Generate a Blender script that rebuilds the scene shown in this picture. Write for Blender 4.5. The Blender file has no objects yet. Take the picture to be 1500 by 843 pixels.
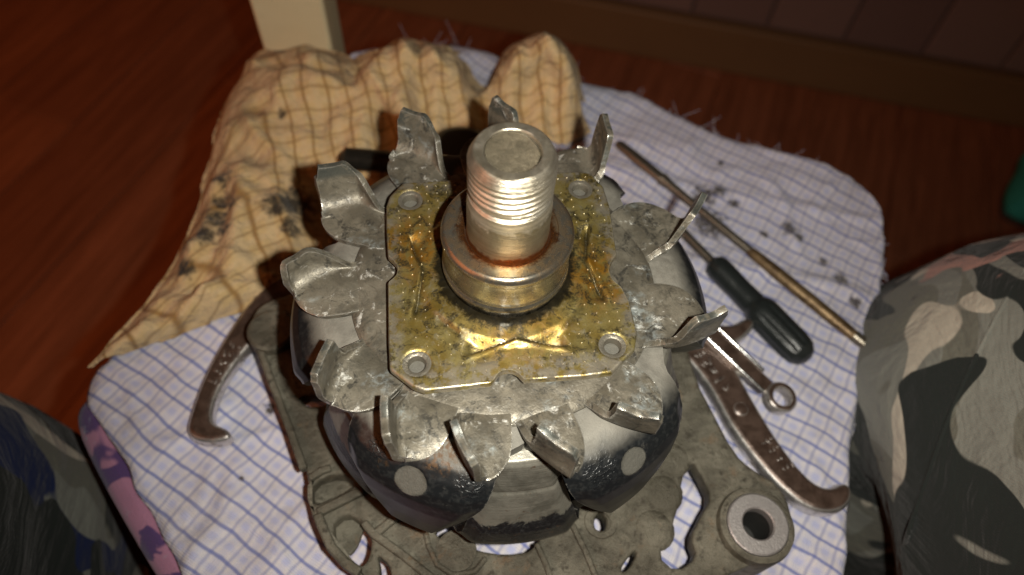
import bpy, bmesh, math, random
from mathutils import Vector, Matrix, noise as mnoise
random.seed(7)
R_ = math.radians
PI = math.pi
scene = bpy.context.scene
COL = scene.collection

# ------------------------------------------------------------------ camera
# all lengths below are millimetres measured from the centre of the yellow plate; the floor is 540 mm under it
S = 0.001
ZO = 540.0
def W(p): return Vector((p[0]*S, p[1]*S, (p[2]+ZO)*S))
CAM = (-16.4, -92.9, 135.2)
RX = Vector((0.99131, -0.12260, 0.04776))
RY = Vector((-0.07663, -0.83308, -0.54782))
RZ = Vector((0.10695, 0.53940, -0.83523))
FPX = 1050.0
cam_d = bpy.data.cameras.new('camera')
cam = bpy.data.objects.new('camera', cam_d); COL.objects.link(cam)
mw = Matrix.Identity(4)
for i in range(3):
    mw[i][0] = RX[i]; mw[i][1] = -RY[i]; mw[i][2] = -RZ[i]
mw.translation = W(CAM)
cam.matrix_world = mw
cam_d.sensor_width = 36; cam_d.lens = FPX/1500*36
cam_d.clip_start = 0.005; cam_d.clip_end = 30
cam_d.dof.use_dof = True; cam_d.dof.focus_distance = 0.161; cam_d.dof.aperture_fstop = 11
scene.camera = cam

def at(px, py, z):
    """point of the place at height z (mm) seen at photograph pixel px,py"""
    d = RX*((px-750)/FPX) + RY*((py-421.5)/FPX) + RZ
    k = (z-CAM[2])/d.z
    return (CAM[0]+d.x*k, CAM[1]+d.y*k, z)
def at2(px, py, z): return at(px, py, z)[:2]

# ------------------------------------------------------------------ light: the phone's flash, dim warm room
world = bpy.data.worlds.new('World'); scene.world = world; world.use_nodes = True
world.node_tree.nodes['Background'].inputs[0].default_value = (1.0, 0.40, 0.19, 1)
world.node_tree.nodes['Background'].inputs[1].default_value = 0.008
fl = bpy.data.lights.new('flash', 'SPOT')
fl.energy = 2.65; fl.color = (1.0, 0.965, 0.86); fl.shadow_soft_size = 0.0022
fl.spot_size = R_(106); fl.spot_blend = 1.0
flo = bpy.data.objects.new('flash', fl); COL.objects.link(flo)
fm = mw.copy(); fm.translation = W(Vector(CAM)+RX*16.0-RY*1.0)
flo.matrix_world = fm
rl = bpy.data.lights.new('room_lamp', 'AREA')
rl.energy = 3.6; rl.spread = R_(115); rl.color = (1.0, 0.30, 0.10); rl.size = 1.5
rlo = bpy.data.objects.new('room_lamp', rl); COL.objects.link(rlo)
rlo.location = (-1.55, -0.25, 1.15)
rlo.rotation_euler = (Vector((-0.62, 0.30, 0.05))-rlo.location).to_track_quat('-Z', 'Y').to_euler()
vs = scene.view_settings
vs.view_transform = 'Standard'; vs.look = 'None'; vs.exposure = 0; vs.gamma = 1
scene.cycles.max_bounces = 6
scene.cycles.sample_clamp_indirect = 4
scene.cycles.use_denoising = True

# ------------------------------------------------------------------ material helpers
class M:
    def __init__(s, name):
        s.m = bpy.data.materials.new(name); s.m.use_nodes = True
        s.t = s.m.node_tree; s.t.nodes.clear()
        s.out = s.t.nodes.new('ShaderNodeOutputMaterial')
        g = s.t.nodes.new('ShaderNodeNewGeometry')
        s.pos = s.vm('MULTIPLY_ADD', g.outputs['Position'], (1000, 1000, 1000), (0, 0, -ZO))
        s.normal = g.outputs['Normal']
    def setin(s, sock, v):
        if isinstance(v, bpy.types.NodeSocket): s.t.links.new(v, sock)
        elif v is not None:
            if sock.type == 'RGBA' and not isinstance(v, (int, float)) and len(v) == 3: v = (*v, 1)
            elif sock.type == 'RGBA' and isinstance(v, (int, float)): v = (v, v, v, 1)
            sock.default_value = v
    def vm(s, op, a, b=None, c=None):
        n = s.t.nodes.new('ShaderNodeVectorMath'); n.operation = op
        s.setin(n.inputs[0], a)
        if op == 'SCALE': s.setin(n.inputs[3], b)
        else:
            if b is not None: s.setin(n.inputs[1], b)
            if c is not None: s.setin(n.inputs[2], c)
        return n.outputs[1] if op in ('DISTANCE', 'LENGTH', 'DOT_PRODUCT') else n.outputs[0]
    def ma(s, op, a, b=None, c=None, clamp=False):
        n = s.t.nodes.new('ShaderNodeMath'); n.operation = op; n.use_clamp = clamp
        for i, v in enumerate((a, b, c)):
            if v is not None: s.setin(n.inputs[i], v)
        return n.outputs[0]
    def noise(s, scale, detail=4, rough=.55, dist=0, vec=None, off=(0, 0, 0), stretch=None):
        v = s.pos if vec is None else vec
        if stretch: v = s.vm('MULTIPLY', v, stretch)
        if off != (0, 0, 0): v = s.vm('ADD', v, off)
        n = s.t.nodes.new('ShaderNodeTexNoise')
        s.setin(n.inputs['Vector'], v); s.setin(n.inputs['Scale'], scale); s.setin(n.inputs['Detail'], detail)
        s.setin(n.inputs['Roughness'], rough); s.setin(n.inputs['Distortion'], dist)
        return n.outputs[0]
    def voro(s, scale, vec=None, feature='F1', rnd=1):
        n = s.t.nodes.new('ShaderNodeTexVoronoi'); n.feature = feature
        s.setin(n.inputs['Vector'], s.pos if vec is None else vec); s.setin(n.inputs['Scale'], scale); s.setin(n.inputs['Randomness'], rnd)
        return n.outputs[0]
    def step(s, v, lo, hi):
        n = s.t.nodes.new('ShaderNodeMapRange'); n.interpolation_type = 'SMOOTHSTEP'
        s.setin(n.inputs[0], v); s.setin(n.inputs[1], lo); s.setin(n.inputs[2], hi)
        return n.outputs[0]
    def lin(s, v, lo, hi, a, b):
        n = s.t.nodes.new('ShaderNodeMapRange')
        s.setin(n.inputs[0], v)
        for i, q in enumerate((lo, hi, a, b)): s.setin(n.inputs[i+1], q)
        return n.outputs[0]
    def mix(s, f, a, b, mode='MIX'):
        n = s.t.nodes.new('ShaderNodeMix'); n.data_type = 'RGBA'; n.blend_type = mode
        s.setin(n.inputs[0], f); s.setin(n.inputs[6], a); s.setin(n.inputs[7], b)
        return n.outputs[2]
    def mul(s, a, b): return s.ma('MULTIPLY', a, b)
    def sep(s, v):
        n = s.t.nodes.new('ShaderNodeSeparateXYZ'); s.setin(n.inputs[0], v); return n.outputs
    def comb(s, x, y, z):
        n = s.t.nodes.new('ShaderNodeCombineXYZ')
        for i, v in enumerate((x, y, z)): s.setin(n.inputs[i], v)
        return n.outputs[0]
    def uv(s):
        n = s.t.nodes.new('ShaderNodeUVMap'); n.uv_map = 'UVMap'; return n.outputs[0]
    def ball(s, c, r, soft=.5, namp=0, nscale=.5, vec=None):
        """1 inside a ball round c, edge roughened by noise"""
        d = s.vm('DISTANCE', s.pos if vec is None else vec, c)
        if namp: d = s.ma('ADD', d, s.lin(s.noise(nscale, 5, .65, vec=vec), .25, .75, -namp, namp))
        return s.ma('SUBTRACT', 1, s.step(d, r-soft, r+soft))
    def edge(s, radius=.6, lo=.02, hi=.2):
        """worn edges: how far a rounded normal leaves the true one"""
        b = s.t.nodes.new('ShaderNodeBevel'); b.samples = 4; b.inputs[0].default_value = radius*S
        return s.step(s.ma('SUBTRACT', 1, s.vm('DOT_PRODUCT', b.outputs[0], s.normal)), lo, hi)
    def radius(s):
        x, y, z = s.sep(s.pos)
        return s.ma('SQRT', s.ma('ADD', s.mul(x, x), s.mul(y, y)))
    def bump(s, h, dist=.2, strength=1, prev=None):
        n = s.t.nodes.new('ShaderNodeBump')
        s.setin(n.inputs['Height'], h); n.inputs['Distance'].default_value = dist*S; n.inputs['Strength'].default_value = strength
        if prev is not None: s.setin(n.inputs['Normal'], prev)
        return n.outputs[0]
    def bsdf(s, color, rough=.5, metal=0, normal=None, spec=None, coat=None, sheen=None, aniso=None):
        n = s.t.nodes.new('ShaderNodeBsdfPrincipled')
        s.setin(n.inputs['Base Color'], color); s.setin(n.inputs['Roughness'], rough); s.setin(n.inputs['Metallic'], metal)
        if normal is not None: s.setin(n.inputs['Normal'], normal)
        if spec is not None: s.setin(n.inputs['Specular IOR Level'], spec)
        if coat is not None: s.setin(n.inputs['Coat Weight'], coat); n.inputs['Coat Roughness'].default_value = .15
        if sheen is not None: s.setin(n.inputs['Sheen Weight'], sheen)
        s.t.links.new(n.outputs[0], s.out.inputs[0])
        return s.m

MAT = {}
def build_materials():
    # dusty pressed steel of the fan
    m = M('fan_steel')
    n1 = m.noise(.12, 6, .6); n2 = m.noise(.55, 6, .7, .4, off=(31, 7, 0)); n3 = m.noise(2.2, 4, .6, off=(3, 50, 9))
    c = m.mix(m.step(n1, .35, .65), (.098, .086, .064), (.185, .165, .127))
    c = m.mix(m.mul(m.step(n3, .5, .8), .6), c, (.12, .108, .085))
    c = m.mix(m.mul(m.step(m.noise(.28, 7, .7, 1.0, off=(15, 75, 0)), .50, .62), .55), c, (.085, .078, .062))
    white = m.mul(m.step(m.noise(.22, 7, .68, .8, off=(90, 2, 4)), .56, .66), m.step(n2, .42, .6))
    c = m.mix(m.mul(white, .85), c, (.62, .61, .56))
    blue = m.mul(m.step(m.noise(.09, 5, .6, off=(8, 61, 2)), .54, .66), m.step(n2, .4, .6))
    c = m.mix(m.mul(blue, .35), c, (.36, .43, .45))
    dark = m.mul(m.step(m.noise(.18, 7, .7, 1.2, off=(5, 5, 70)), .53, .63), m.step(m.noise(1.3, 4, .6), .30, .55))
    streak = m.mul(m.step(m.noise(.10, 7, .72, 2.2, off=(44, 15, 6)), .52, .62), m.step(m.noise(.9, 5, .7, off=(1, 7, 3)), .36, .56))
    c = m.mix(m.mul(streak, .55), c, (.060, .054, .042))
    c = m.mix(m.mul(dark, .85), c, (.035, .033, .028))
    fx, fy, fz = m.sep(m.pos)
    tipd = m.mul(m.step(fz, 2.5, 4.5), m.step(m.noise(.16, 6, .65, .8, off=(33, 12, 0)), .45, .54))
    c = m.mix(m.mul(tipd, .8), c, (.055, .062, .056))
    e = m.mul(m.edge(.55, .02, .22), m.step(m.noise(.8, 4), .35, .55))
    c = m.mix(m.mul(e, .85), c, (.72, .70, .64))
    met = m.ma('ADD', m.mul(e, .5), .42)
    ro = m.ma('ADD', m.lin(n2, .3, .7, .30, .58), m.mul(e, -.12))
    h = m.ma('ADD', m.mul(n2, 1.0), m.ma('ADD', m.mul(n3, .5), m.mul(white, .8)))
    MAT['fan'] = m.bsdf(c, ro, met, m.bump(m.ma('ADD', m.mul(h, .8), m.mul(m.noise(.13, 1.5, .4, .3, off=(2, 60, 8)), 4.5)), .22, .7))
    # claw poles: dusty grey cap, glossy black varnish plus painted-in shade on the shoulders
    m = M('claw_varnish_shade')
    r = m.radius(); x, y, z = m.sep(m.pos)
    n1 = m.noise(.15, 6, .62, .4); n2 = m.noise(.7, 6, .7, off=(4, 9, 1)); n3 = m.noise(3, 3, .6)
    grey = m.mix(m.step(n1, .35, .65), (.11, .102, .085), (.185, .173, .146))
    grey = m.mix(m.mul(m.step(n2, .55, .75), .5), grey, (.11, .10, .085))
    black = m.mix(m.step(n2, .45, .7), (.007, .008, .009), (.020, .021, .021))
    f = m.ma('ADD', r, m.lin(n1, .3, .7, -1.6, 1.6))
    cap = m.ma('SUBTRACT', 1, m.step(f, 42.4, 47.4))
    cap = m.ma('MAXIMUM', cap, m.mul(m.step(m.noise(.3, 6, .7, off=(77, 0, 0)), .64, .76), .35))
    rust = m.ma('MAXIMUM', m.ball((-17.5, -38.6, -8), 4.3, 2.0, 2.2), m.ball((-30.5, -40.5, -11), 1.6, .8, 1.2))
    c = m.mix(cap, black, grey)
    c = m.mix(m.mul(rust, m.step(m.noise(.9, 5, .7), .40, .6)), c, (.085, .046, .020))
    e = m.mul(m.edge(.5, .04, .25), m.step(n2, .42, .6))
    c = m.mix(m.mul(e, .5), c, (.30, .28, .24))
    sp = None
    for px, py, rr in ((600, 705, 3.5), (933, 678, 3.2)):
        sx, sy, _ = at(px, py, -12.2); k = 50.0/math.hypot(sx, sy)
        b_ = m.ball((sx*k, sy*k, -13.2), rr+.15, .22, .12, 1.5); sp = b_ if sp is None else m.ma('MAXIMUM', sp, b_)
    c = m.mix(sp, c, m.mix(m.noise(1.3, 5, .65), (.042, .040, .033), (.105, .099, .083)))
    cap = m.ma('MAXIMUM', cap, sp)
    sq = m.ma('MAXIMUM', m.ball((-12.2, -46.5, -11), 3.2, 1.5, .6), m.ma('MAXIMUM', m.ball((16.0, -46.8, -11), 4.0, 2, .6), m.ball((-31, -37, -9), 3.0, 1.5, .6)))
    wig = m.voro(.75, m.vm('ADD', m.pos, m.vm('SCALE', m.comb(m.noise(.6, 2), m.noise(.6, 2, off=(20, 0, 0)), 0), 2.5)), 'DISTANCE_TO_EDGE')
    wig = m.mul(m.ma('SUBTRACT', 1, m.step(wig, .02, .14)), sq)
    h = m.ma('ADD', m.mul(n2, m.lin(cap, 0, 1, .03, .5)), m.ma('ADD', m.mul(n3, m.lin(cap, 0, 1, .0, .22)), m.mul(wig, .30)))
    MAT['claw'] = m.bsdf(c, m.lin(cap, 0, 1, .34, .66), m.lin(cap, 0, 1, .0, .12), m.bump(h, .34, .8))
    # rear fingers: greyer bare iron
    m = M('rear_pole_iron')
    x, y, z = m.sep(m.pos)
    n1 = m.noise(.16, 6, .62, .4, off=(40, 0, 0)); n2 = m.noise(.8, 6, .7, off=(4, 9, 1))
    grey = m.mix(m.step(n1, .35, .65), (.13, .122, .10), (.24, .225, .188))
    black = m.mix(m.step(n2, .45, .7), (.010, .010, .011), (.03, .03, .03))
    low = m.step(m.ma('ADD', z, m.lin(n1, .3, .7, -2.5, 2.5)), -35.8, -34.4)
    c = m.mix(low, black, grey)
    c = m.mix(m.mul(m.step(m.noise(.5, 5, .7, off=(9, 9, 9)), .6, .7), .7), c, (.10, .05, .025))
    e = m.mul(m.edge(.5, .04, .25), m.step(n2, .4, .6))
    c = m.mix(m.mul(e, .6), c, (.42, .40, .35))
    ring = m.noise(1.0, 3, .5, stretch=(.05, .05, 1.6))
    h = m.ma('ADD', m.mul(n2, .5), m.mul(ring, .5))
    MAT['rear'] = m.bsdf(c, m.lin(low, 0, 1, .26, .42), m.lin(low, 0, 1, .1, .55), m.bump(h, .28, .8))
    # grey chalky fill of the drilled balance spots
    m = M('drilled_spot')
    n = m.noise(1.2, 5, .65)
    MAT['spot'] = m.bsdf(m.mix(n, (.07, .066, .055), (.13, .124, .105)), .75, .15, m.bump(m.noise(3, 4), .12))
    # yellow chromated plate
    m = M('yellow_zinc')
    n1 = m.noise(.10, 6, .6, .6); n2 = m.noise(.35, 7, .7, .5, off=(12, 40, 0)); n3 = m.noise(1.8, 5, .65)
    c = m.mix(m.step(n1, .35, .66), (.225, .158, .036), (.285, .235, .088))
    c = m.mix(m.mul(m.step(n2, .50, .66), .75), c, (.25, .225, .15))
    amber = m.ma('MAXIMUM', m.ball((20.5, -4, 0), 8, 5, 3, .25), m.ma('MAXIMUM', m.ball((-20, 8, 0), 8, 5, 3, .25), m.mul(m.ball((2, -17, 0), 9, 6, 4, .2), .5)))
    c = m.mix(m.mul(amber, m.step(n2, .35, .6)), c, (.30, .145, .015))
    grime = m.mul(m.step(m.noise(.30, 8, .72, .8, off=(60, 1, 8)), .47, .60), m.step(n3, .33, .55))
    c = m.mix(m.mul(grime, .9), c, (.045, .038, .022))
    ax, ay, az = m.sep(m.pos)
    da = m.t.nodes.new('ShaderNodeAttribute'); da.attribute_name = 'oily_dirt'
    c = m.mix(m.mul(da.outputs['Fac'], m.lin(n3, .3, .6, .5, .95)), c, (.05, .04, .018))
    rim = m.step(m.ma('MAXIMUM', m.ma('ABSOLUTE', ax), m.ma('ABSOLUTE', m.ma('ADD', ay, -.5))), 22.5, 26.5)
    rim = m.mul(rim, m.step(m.noise(.4, 6, .7, off=(3, 3, 3)), .42, .56))
    c = m.mix(m.mul(rim, .8), c, (.30, .27, .22))
    oil = m.ma('SUBTRACT', 1, m.step(m.ma('ADD', m.radius(), m.lin(n2, .3, .7, -1.5, 1.5)), 15.2, 17.2))
    c = m.mix(m.mul(oil, .93), c, (.012, .011, .008))
    e = m.mul(m.edge(.45, .03, .2), m.step(n3, .35, .5))
    c = m.mix(m.mul(e, .7), c, (.62, .56, .40))
    scr = m.noise(1.0, 4, .6, stretch=(2.5, .15, 1), off=(0, 2, 4))
    h = m.ma('ADD', m.mul(n3, .5), m.ma('ADD', m.mul(n2, .8), m.mul(scr, .25)))
    MAT['zinc'] = m.bsdf(c, m.lin(n2, .3, .7, .30, .48), .72, m.bump(h, .20, .7), coat=.35)
    # machined shaft
    m = M('turned_steel')
    x, y, z = m.sep(m.pos)
    rings = m.noise(1, 5, .65, stretch=(.06, .06, 3.2)); n2 = m.noise(.5, 6, .7, .5); n3 = m.noise(2.5, 4, .6)
    c = m.mix(m.step(rings, .35, .65), (.56, .50, .38), (.86, .79, .65))
    tan = m.mul(m.step(z, 33.5, 35.5), m.step(m.noise(.35, 6, .7), .3, .62))
    c = m.mix(m.mul(tan, .55), c, (.30, .25, .17))
    oil = m.mul(m.step(m.ma('ADD', z, m.lin(n2, .3, .7, -1.2, 1.2)), 24.3, 23.0), .7)
    c = m.mix(oil, c, (.26, .205, .10))
    rust = m.ma('SUBTRACT', 1, m.step(m.ma('ADD', z, m.lin(n2, .3, .7, -.7, .7)), 14.6, 15.6))
    c = m.mix(rust, c, (.22, .08, .022))
    spec = m.mul(m.step(n3, .6, .72), .5)
    c = m.mix(spec, c, (.14, .12, .09))
    e = m.edge(.3, .03, .2)
    c = m.mix(m.mul(e, .5), c, (.85, .8, .7))
    h = m.ma('ADD', m.mul(rings, 1.0), m.ma('ADD', m.mul(n2, .22), m.mul(n3, .12)))
    MAT['shaft'] = m.bsdf(c, m.lin(n2, .3, .7, .27, .42), .92, m.bump(h, .20, .8))
    m = M('shaft_centre')
    n2 = m.noise(.5, 6, .7, .5); n3 = m.noise(2.2, 5, .7); st = m.noise(1, 4, .6, stretch=(2.0, .2, 1))
    c = m.mix(m.step(n2, .3, .7), (.085, .072, .048), (.165, .14, .095)); c = m.mix(m.mul(m.step(n3, .6, .75), .6), c, (.5, .4, .24))
    c = m.mix(m.mul(m.step(st, .55, .7), .4), c, (.14, .12, .09))
    MAT['centre'] = m.bsdf(c, .55, .55, m.bump(m.ma('ADD', n3, m.mul(st, .8)), .22))
    # bearing collar, rust ring round the shaft
    m = M('collar_steel')
    x, y, z = m.sep(m.pos); r = m.radius()
    n2 = m.noise(.4, 6, .7, .5); n3 = m.noise(2.2, 5, .6); rings = m.noise(1, 4, .6, stretch=(.05, .05, 2.5))
    c = m.mix(m.step(rings, .35, .65), (.25, .235, .195), (.36, .335, .28))
    top = m.step(z, 13.5, 14.2)
    rust = m.mul(top, m.ma('SUBTRACT', 1, m.step(m.ma('ADD', r, m.lin(n2, .3, .7, -1.2, 1.2)), 9.9, 11.3)))
    c = m.mix(m.mul(top, m.mul(m.step(n2, .35, .6), .6)), c, (.42, .27, .13))
    c = m.mix(m.mul(rust, .9), c, m.mix(m.step(n3, .35, .65), (.30, .115, .028), (.15, .055, .016)))
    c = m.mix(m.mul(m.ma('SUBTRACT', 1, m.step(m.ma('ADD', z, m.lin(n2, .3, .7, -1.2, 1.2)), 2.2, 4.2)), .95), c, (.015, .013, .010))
    c = m.mix(m.mul(m.step(m.noise(1.1, 5, .7, off=(5, 1, 1)), .62, .70), .7), c, (.05, .04, .03))
    h = m.ma('ADD', m.mul(rings, .6), m.ma('ADD', m.mul(n3, .4), m.mul(n2, .4)))
    MAT['collar'] = m.bsdf(c, m.lin(n2, .3, .7, .20, .34), .92, m.bump(h, .06, .7))
    # cast aluminium shield
    m = M('dirty_cast_aluminium')
    n1 = m.noise(.07, 5, .6, .5, off=(3, 8, 0)); n2 = m.noise(.4, 6, .7, off=(8, 0, 3)); n3 = m.noise(2.5, 4, .6)
    c = m.mix(m.step(n1, .35, .65), (.078, .069, .049), (.160, .144, .108))
    c = m.mix(m.mul(m.step(n2, .52, .68), .8), c, (.028, .022, .014))
    c = m.mix(m.mul(m.step(m.noise(.05, 6, .7, 1.0, off=(21, 3, 0)), .48, .62), .55), c, (.045, .038, .026))
    c = m.mix(m.mul(m.step(m.noise(.12, 6, .7, off=(50, 50, 0)), .58, .68), .45), c, (.17, .10, .05))
    e = m.mul(m.edge(1.0, .03, .3), m.step(n2, .40, .6))
    c = m.mix(m.mul(e, .5), c, (.30, .27, .21))
    MAT['cast'] = m.bsdf(c, m.lin(n2, .3, .7, .42, .65), .3, m.bump(m.ma('ADD', m.ma('ADD', n2, m.mul(n1, 2.5)), m.mul(n3, .7)), .6, .9))
    m = M('bush_steel')
    n2 = m.noise(.6, 6, .7)
    MAT['bush'] = m.bsdf(m.mix(n2, (.30, .275, .27), (.42, .39, .37)), .48, .75, m.bump(m.noise(2, 4), .12))
    m = M('dull_rivet'); MAT['rivet'] = m.bsdf(m.mix(m.noise(.9, 5, .7), (.12, .108, .085), (.30, .275, .22)), .42, .7, m.bump(m.noise(2, 4), .12))
    m = M('dark_bore')
    MAT['bore'] = m.bsdf(m.mix(m.noise(.8, 4), (.010, .010, .009), (.028, .027, .024)), .7, .2)
    # nickel plated tool steel
    m = M('plated_tool_steel')
    n2 = m.noise(.25, 5, .65, .4); n3 = m.noise(1.6, 4, .6)
    c = m.mix(m.step(n2, .35, .65), (.062, .038, .028), (.11, .070, .053)); c = m.mix(m.mul(m.step(n3, .58, .75), .5), c, (.10, .065, .045))
    nx, ny, nzz = m.sep(m.normal)
    e = m.mul(m.ma('SUBTRACT', 1, m.step(m.ma('ABSOLUTE', nzz), .70, .93)), m.step(m.noise(.35, 4), .25, .5))
    c = m.mix(m.mul(e, .9), c, (.80, .77, .73))  # pale bevels and sides: flash glint put into the colour
    MAT['tool'] = m.bsdf(c, m.lin(n2, .3, .7, .30, .44), m.ma('ADD', .45, m.mul(e, .5)), m.bump(m.ma('ADD', n2, m.mul(n3, .4)), .25, .7))
    m = M('polished_chrome')
    MAT['chrome'] = m.bsdf((.82, .81, .79), .22, 1.0, m.bump(m.noise(.8, 3), .1))
    m = M('black_oxide_steel')
    n2 = m.noise(.6, 5)
    MAT['blacksteel'] = m.bsdf(m.mix(n2, (.012, .011, .009), (.04, .036, .028)), .45, .5, m.bump(m.noise(1.5, 4), .15))
    m = M('rod_steel')
    n2 = m.noise(.5, 5)
    MAT['rodsteel'] = m.bsdf(m.mix(n2, (.12, .105, .08), (.28, .25, .20)), .34, .85, m.bump(m.noise(1.5, 4), .12))
    m = M('brass_sleeve')
    n2 = m.noise(.3, 5, .65)
    MAT['brass'] = m.bsdf(m.mix(m.step(n2, .35, .65), (.10, .062, .030), (.21, .14, .07)), .42, .6, m.bump(m.noise(1.2, 4), .15))
    m = M('black_handle_plastic')
    MAT['handle'] = m.bsdf(m.mix(m.noise(.5, 5), (.008, .010, .010), (.020, .023, .022)), .30, 0, m.bump(m.noise(2, 4), .1))
    # blue check towel: uv carries flat cloth millimetres
    m = M('blue_check_cotton')
    uv = m.uv()
    wv = m.comb(m.lin(m.noise(.035, 3, .5, vec=uv), .2, .8, -1.8, 1.8), m.lin(m.noise(.035, 3, .5, vec=uv, off=(40, 9, 0)), .2, .8, -1.8, 1.8), 0)
    q = m.vm('ADD', uv, wv)
    rot = m.t.nodes.new('ShaderNodeVectorRotate'); rot.rotation_type = 'Z_AXIS'; m.setin(rot.inputs['Vector'], q); rot.inputs['Angle'].default_value = R_(41)
    u, v, _ = m.sep(rot.outputs[0])
    def band(c, period, off, half, soft):
        t = m.ma('ABSOLUTE', m.ma('SUBTRACT', m.ma('FRACT', m.ma('ADD', m.ma('DIVIDE', c, period), off)), .5))
        return m.ma('SUBTRACT', 1, m.step(t, (half-soft)/period, (half+soft)/period))
    P = 6.6
    strong = band(v, P, 0, .50, .30); strong2 = band(v, P, .5, .9, .5)
    cross = band(u, 5.6, 0, .45, .35); cross2 = band(u, 5.6, .5, 1.1, .5)
    base = m.mix(m.noise(.05, 4, vec=uv), (.56, .525, .555), (.66, .62, .64))
    c = m.mix(m.mul(strong2, .30), base, (.42, .44, .66))
    c = m.mix(m.mul(cross2, .30), c, (.40, .42, .63))
    c = m.mix(m.mul(m.mul(cross2, strong2), .35), c, (.33, .37, .66))
    c = m.mix(m.mul(cross, .52), c, (.20, .22, .42))
    c = m.mix(m.mul(strong, .80), c, (.115, .145, .37))
    def smudge(px, py, r, z=-84): return m.ball((*at2(px, py, z), 0), r, r*.5, r*.9, .4, vec=m.vm('MULTIPLY', m.pos, (1, 1, 0)))
    st = None
    for (px, py, r) in ((1030, 288, 4.5), (1052, 283, 3.0), (1075, 300, 2.0), (1155, 338, 3.0), (1168, 350, 2.0), (1205, 385, 1.6), (1250, 447, 2.2), (1230, 412, 2.6), (1118, 345, 1.6), (1055, 240, 1.4), (357, 704, .9), (395, 600, 2), (1040, 330, 6)):
        k = smudge(px, py, r); st = k if st is None else m.ma('MAXIMUM', st, k)
    c = m.mix(m.mul(st, m.lin(m.noise(.6, 5, .7), .28, .52, .30, .97)), c, (.040, .032, .026))
    soil = m.mul(m.step(m.noise(.022, 6, .65, .8, vec=uv, off=(5, 70, 0)), .50, .70), m.step(m.noise(.25, 5, .65, vec=uv), .3, .6))
    c = m.mix(m.mul(soil, .38), c, (.26, .215, .185))
    weave = m.ma('ADD', m.mul(m.ma('SINE', m.mul(u, 9)), .5), m.mul(m.ma('SINE', m.mul(v, 9)), .5))
    h = m.ma('ADD', m.mul(weave, .35), m.mul(m.noise(.5, 5, .7, vec=uv), 1.2))
    MAT['towel'] = m.bsdf(c, .95, 0, m.bump(h, .35, .8), spec=.15, sheen=.15)
    # yellow check rag
    m = M('yellow_check_cotton')
    uv = m.uv()
    wv = m.comb(m.lin(m.noise(.05, 3, .5, vec=uv), .2, .8, -1.2, 1.2), m.lin(m.noise(.05, 3, .5, vec=uv, off=(40, 9, 0)), .2, .8, -1.2, 1.2), 0)
    u, v, _ = m.sep(m.vm('ADD', uv, wv))
    base = m.mix(m.noise(.04, 5, .6), (.48, .32, .142), (.61, .435, .22))
    a = band_ = None
    def band2(c, period, off, half, soft):
        t = m.ma('ABSOLUTE', m.ma('SUBTRACT', m.ma('FRACT', m.ma('ADD', m.ma('DIVIDE', c, period), off)), .5))
        return m.ma('SUBTRACT', 1, m.step(t, (half-soft)/period, (half+soft)/period))
    l1 = band2(u, 7.6, 0, .45, .45); l2 = band2(v, 7.6, 0, .42, .45); l3 = band2(u, 7.6, .5, 1.2, .6); l4 = band2(v, 7.6, .5, 1.2, .6)
    c = m.mix(m.mul(m.ma('MAXIMUM', l3, l4), .30), base, (.62, .47, .31))
    c = m.mix(m.mul(l1, .85), c, (.24, .12, .03)); c = m.mix(m.mul(l2, .70), c, (.26, .155, .06))
    flat = m.vm('MULTIPLY', m.pos, (1, 1, 0))
    st = None
    for (px, py, r) in ((330, 272, 3.2), (325, 300, 3.0), (318, 325, 4), (300, 350, 3.5), (275, 360, 3.0), (270, 395, 2.5), (290, 310, 2.0), (410, 310, 4.5), (435, 300, 6), (425, 335, 3), (265, 385, 2), (420, 190, 1.5), (330, 345, 2.5), (345, 310, 2.2), (415, 82, 3)):
        k = m.ball((*at2(px, py, -72), 0), r, r*.6, r*1.0, .35, vec=flat); st = k if st is None else m.ma('MAXIMUM', st, k)
    c = m.mix(m.mul(st, m.lin(m.noise(.35, 5, .7), .28, .48, .30, .97)), c, (.022, .017, .013))
    soil = m.step(m.noise(.03, 6, .65, .6, off=(7, 7, 0)), .55, .72)
    c = m.mix(m.mul(soil, .40), c, (.25, .17, .085))
    h = m.ma('ADD', m.mul(m.noise(.14, 3, .55, .8, off=(9, 3, 1)), 3.0), m.ma('ADD', m.mul(m.noise(.4, 5, .65, .5), 1.4), m.mul(m.noise(2.2, 3), .3)))
    MAT['rag'] = m.bsdf(c, .95, 0, m.bump(h, 1.0, .9), spec=.15, sheen=.15)
    # stool upholstery: purple with pink leaves
    m = M('purple_leaf_upholstery')
    n1 = m.noise(.045, 3, .55, 1.2, off=(13, 2, 0)); n2 = m.noise(.12, 4, .6)
    c = m.mix(m.step(n1, .46, .50), (.065, .030, .125), (.38, .17, .26))
    c = m.mix(m.step(m.noise(.05, 3, .5, .8, off=(90, 7, 0)), .63, .66), c, (.30, .36, .42))
    MAT['purple'] = m.bsdf(m.mix(m.mul(n2, .3), c, (.1, .05, .1)), .9, 0, m.bump(m.noise(1.5, 4), .3), sheen=.2)
    m = M('white_painted_wood')
    n = m.noise(.03, 5, .6)
    c = m.mix(n, (.55, .45, .27), (.66, .55, .35)); c = m.mix(m.mul(m.step(m.noise(.12, 7, .75, off=(4, 4, 4)), .66, .72), .8), c, (.12, .07, .03))
    MAT['cream'] = m.bsdf(c, .5, 0, m.bump(m.noise(.2, 5), .3))
    m = M('red_brown_laminate')
    g = m.t.nodes.new('ShaderNodeObjectInfo')
    rot = m.t.nodes.new('ShaderNodeVectorRotate'); rot.rotation_type = 'Z_AXIS'; m.setin(rot.inputs['Vector'], m.pos); rot.inputs['Angle'].default_value = R_(-62)
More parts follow.
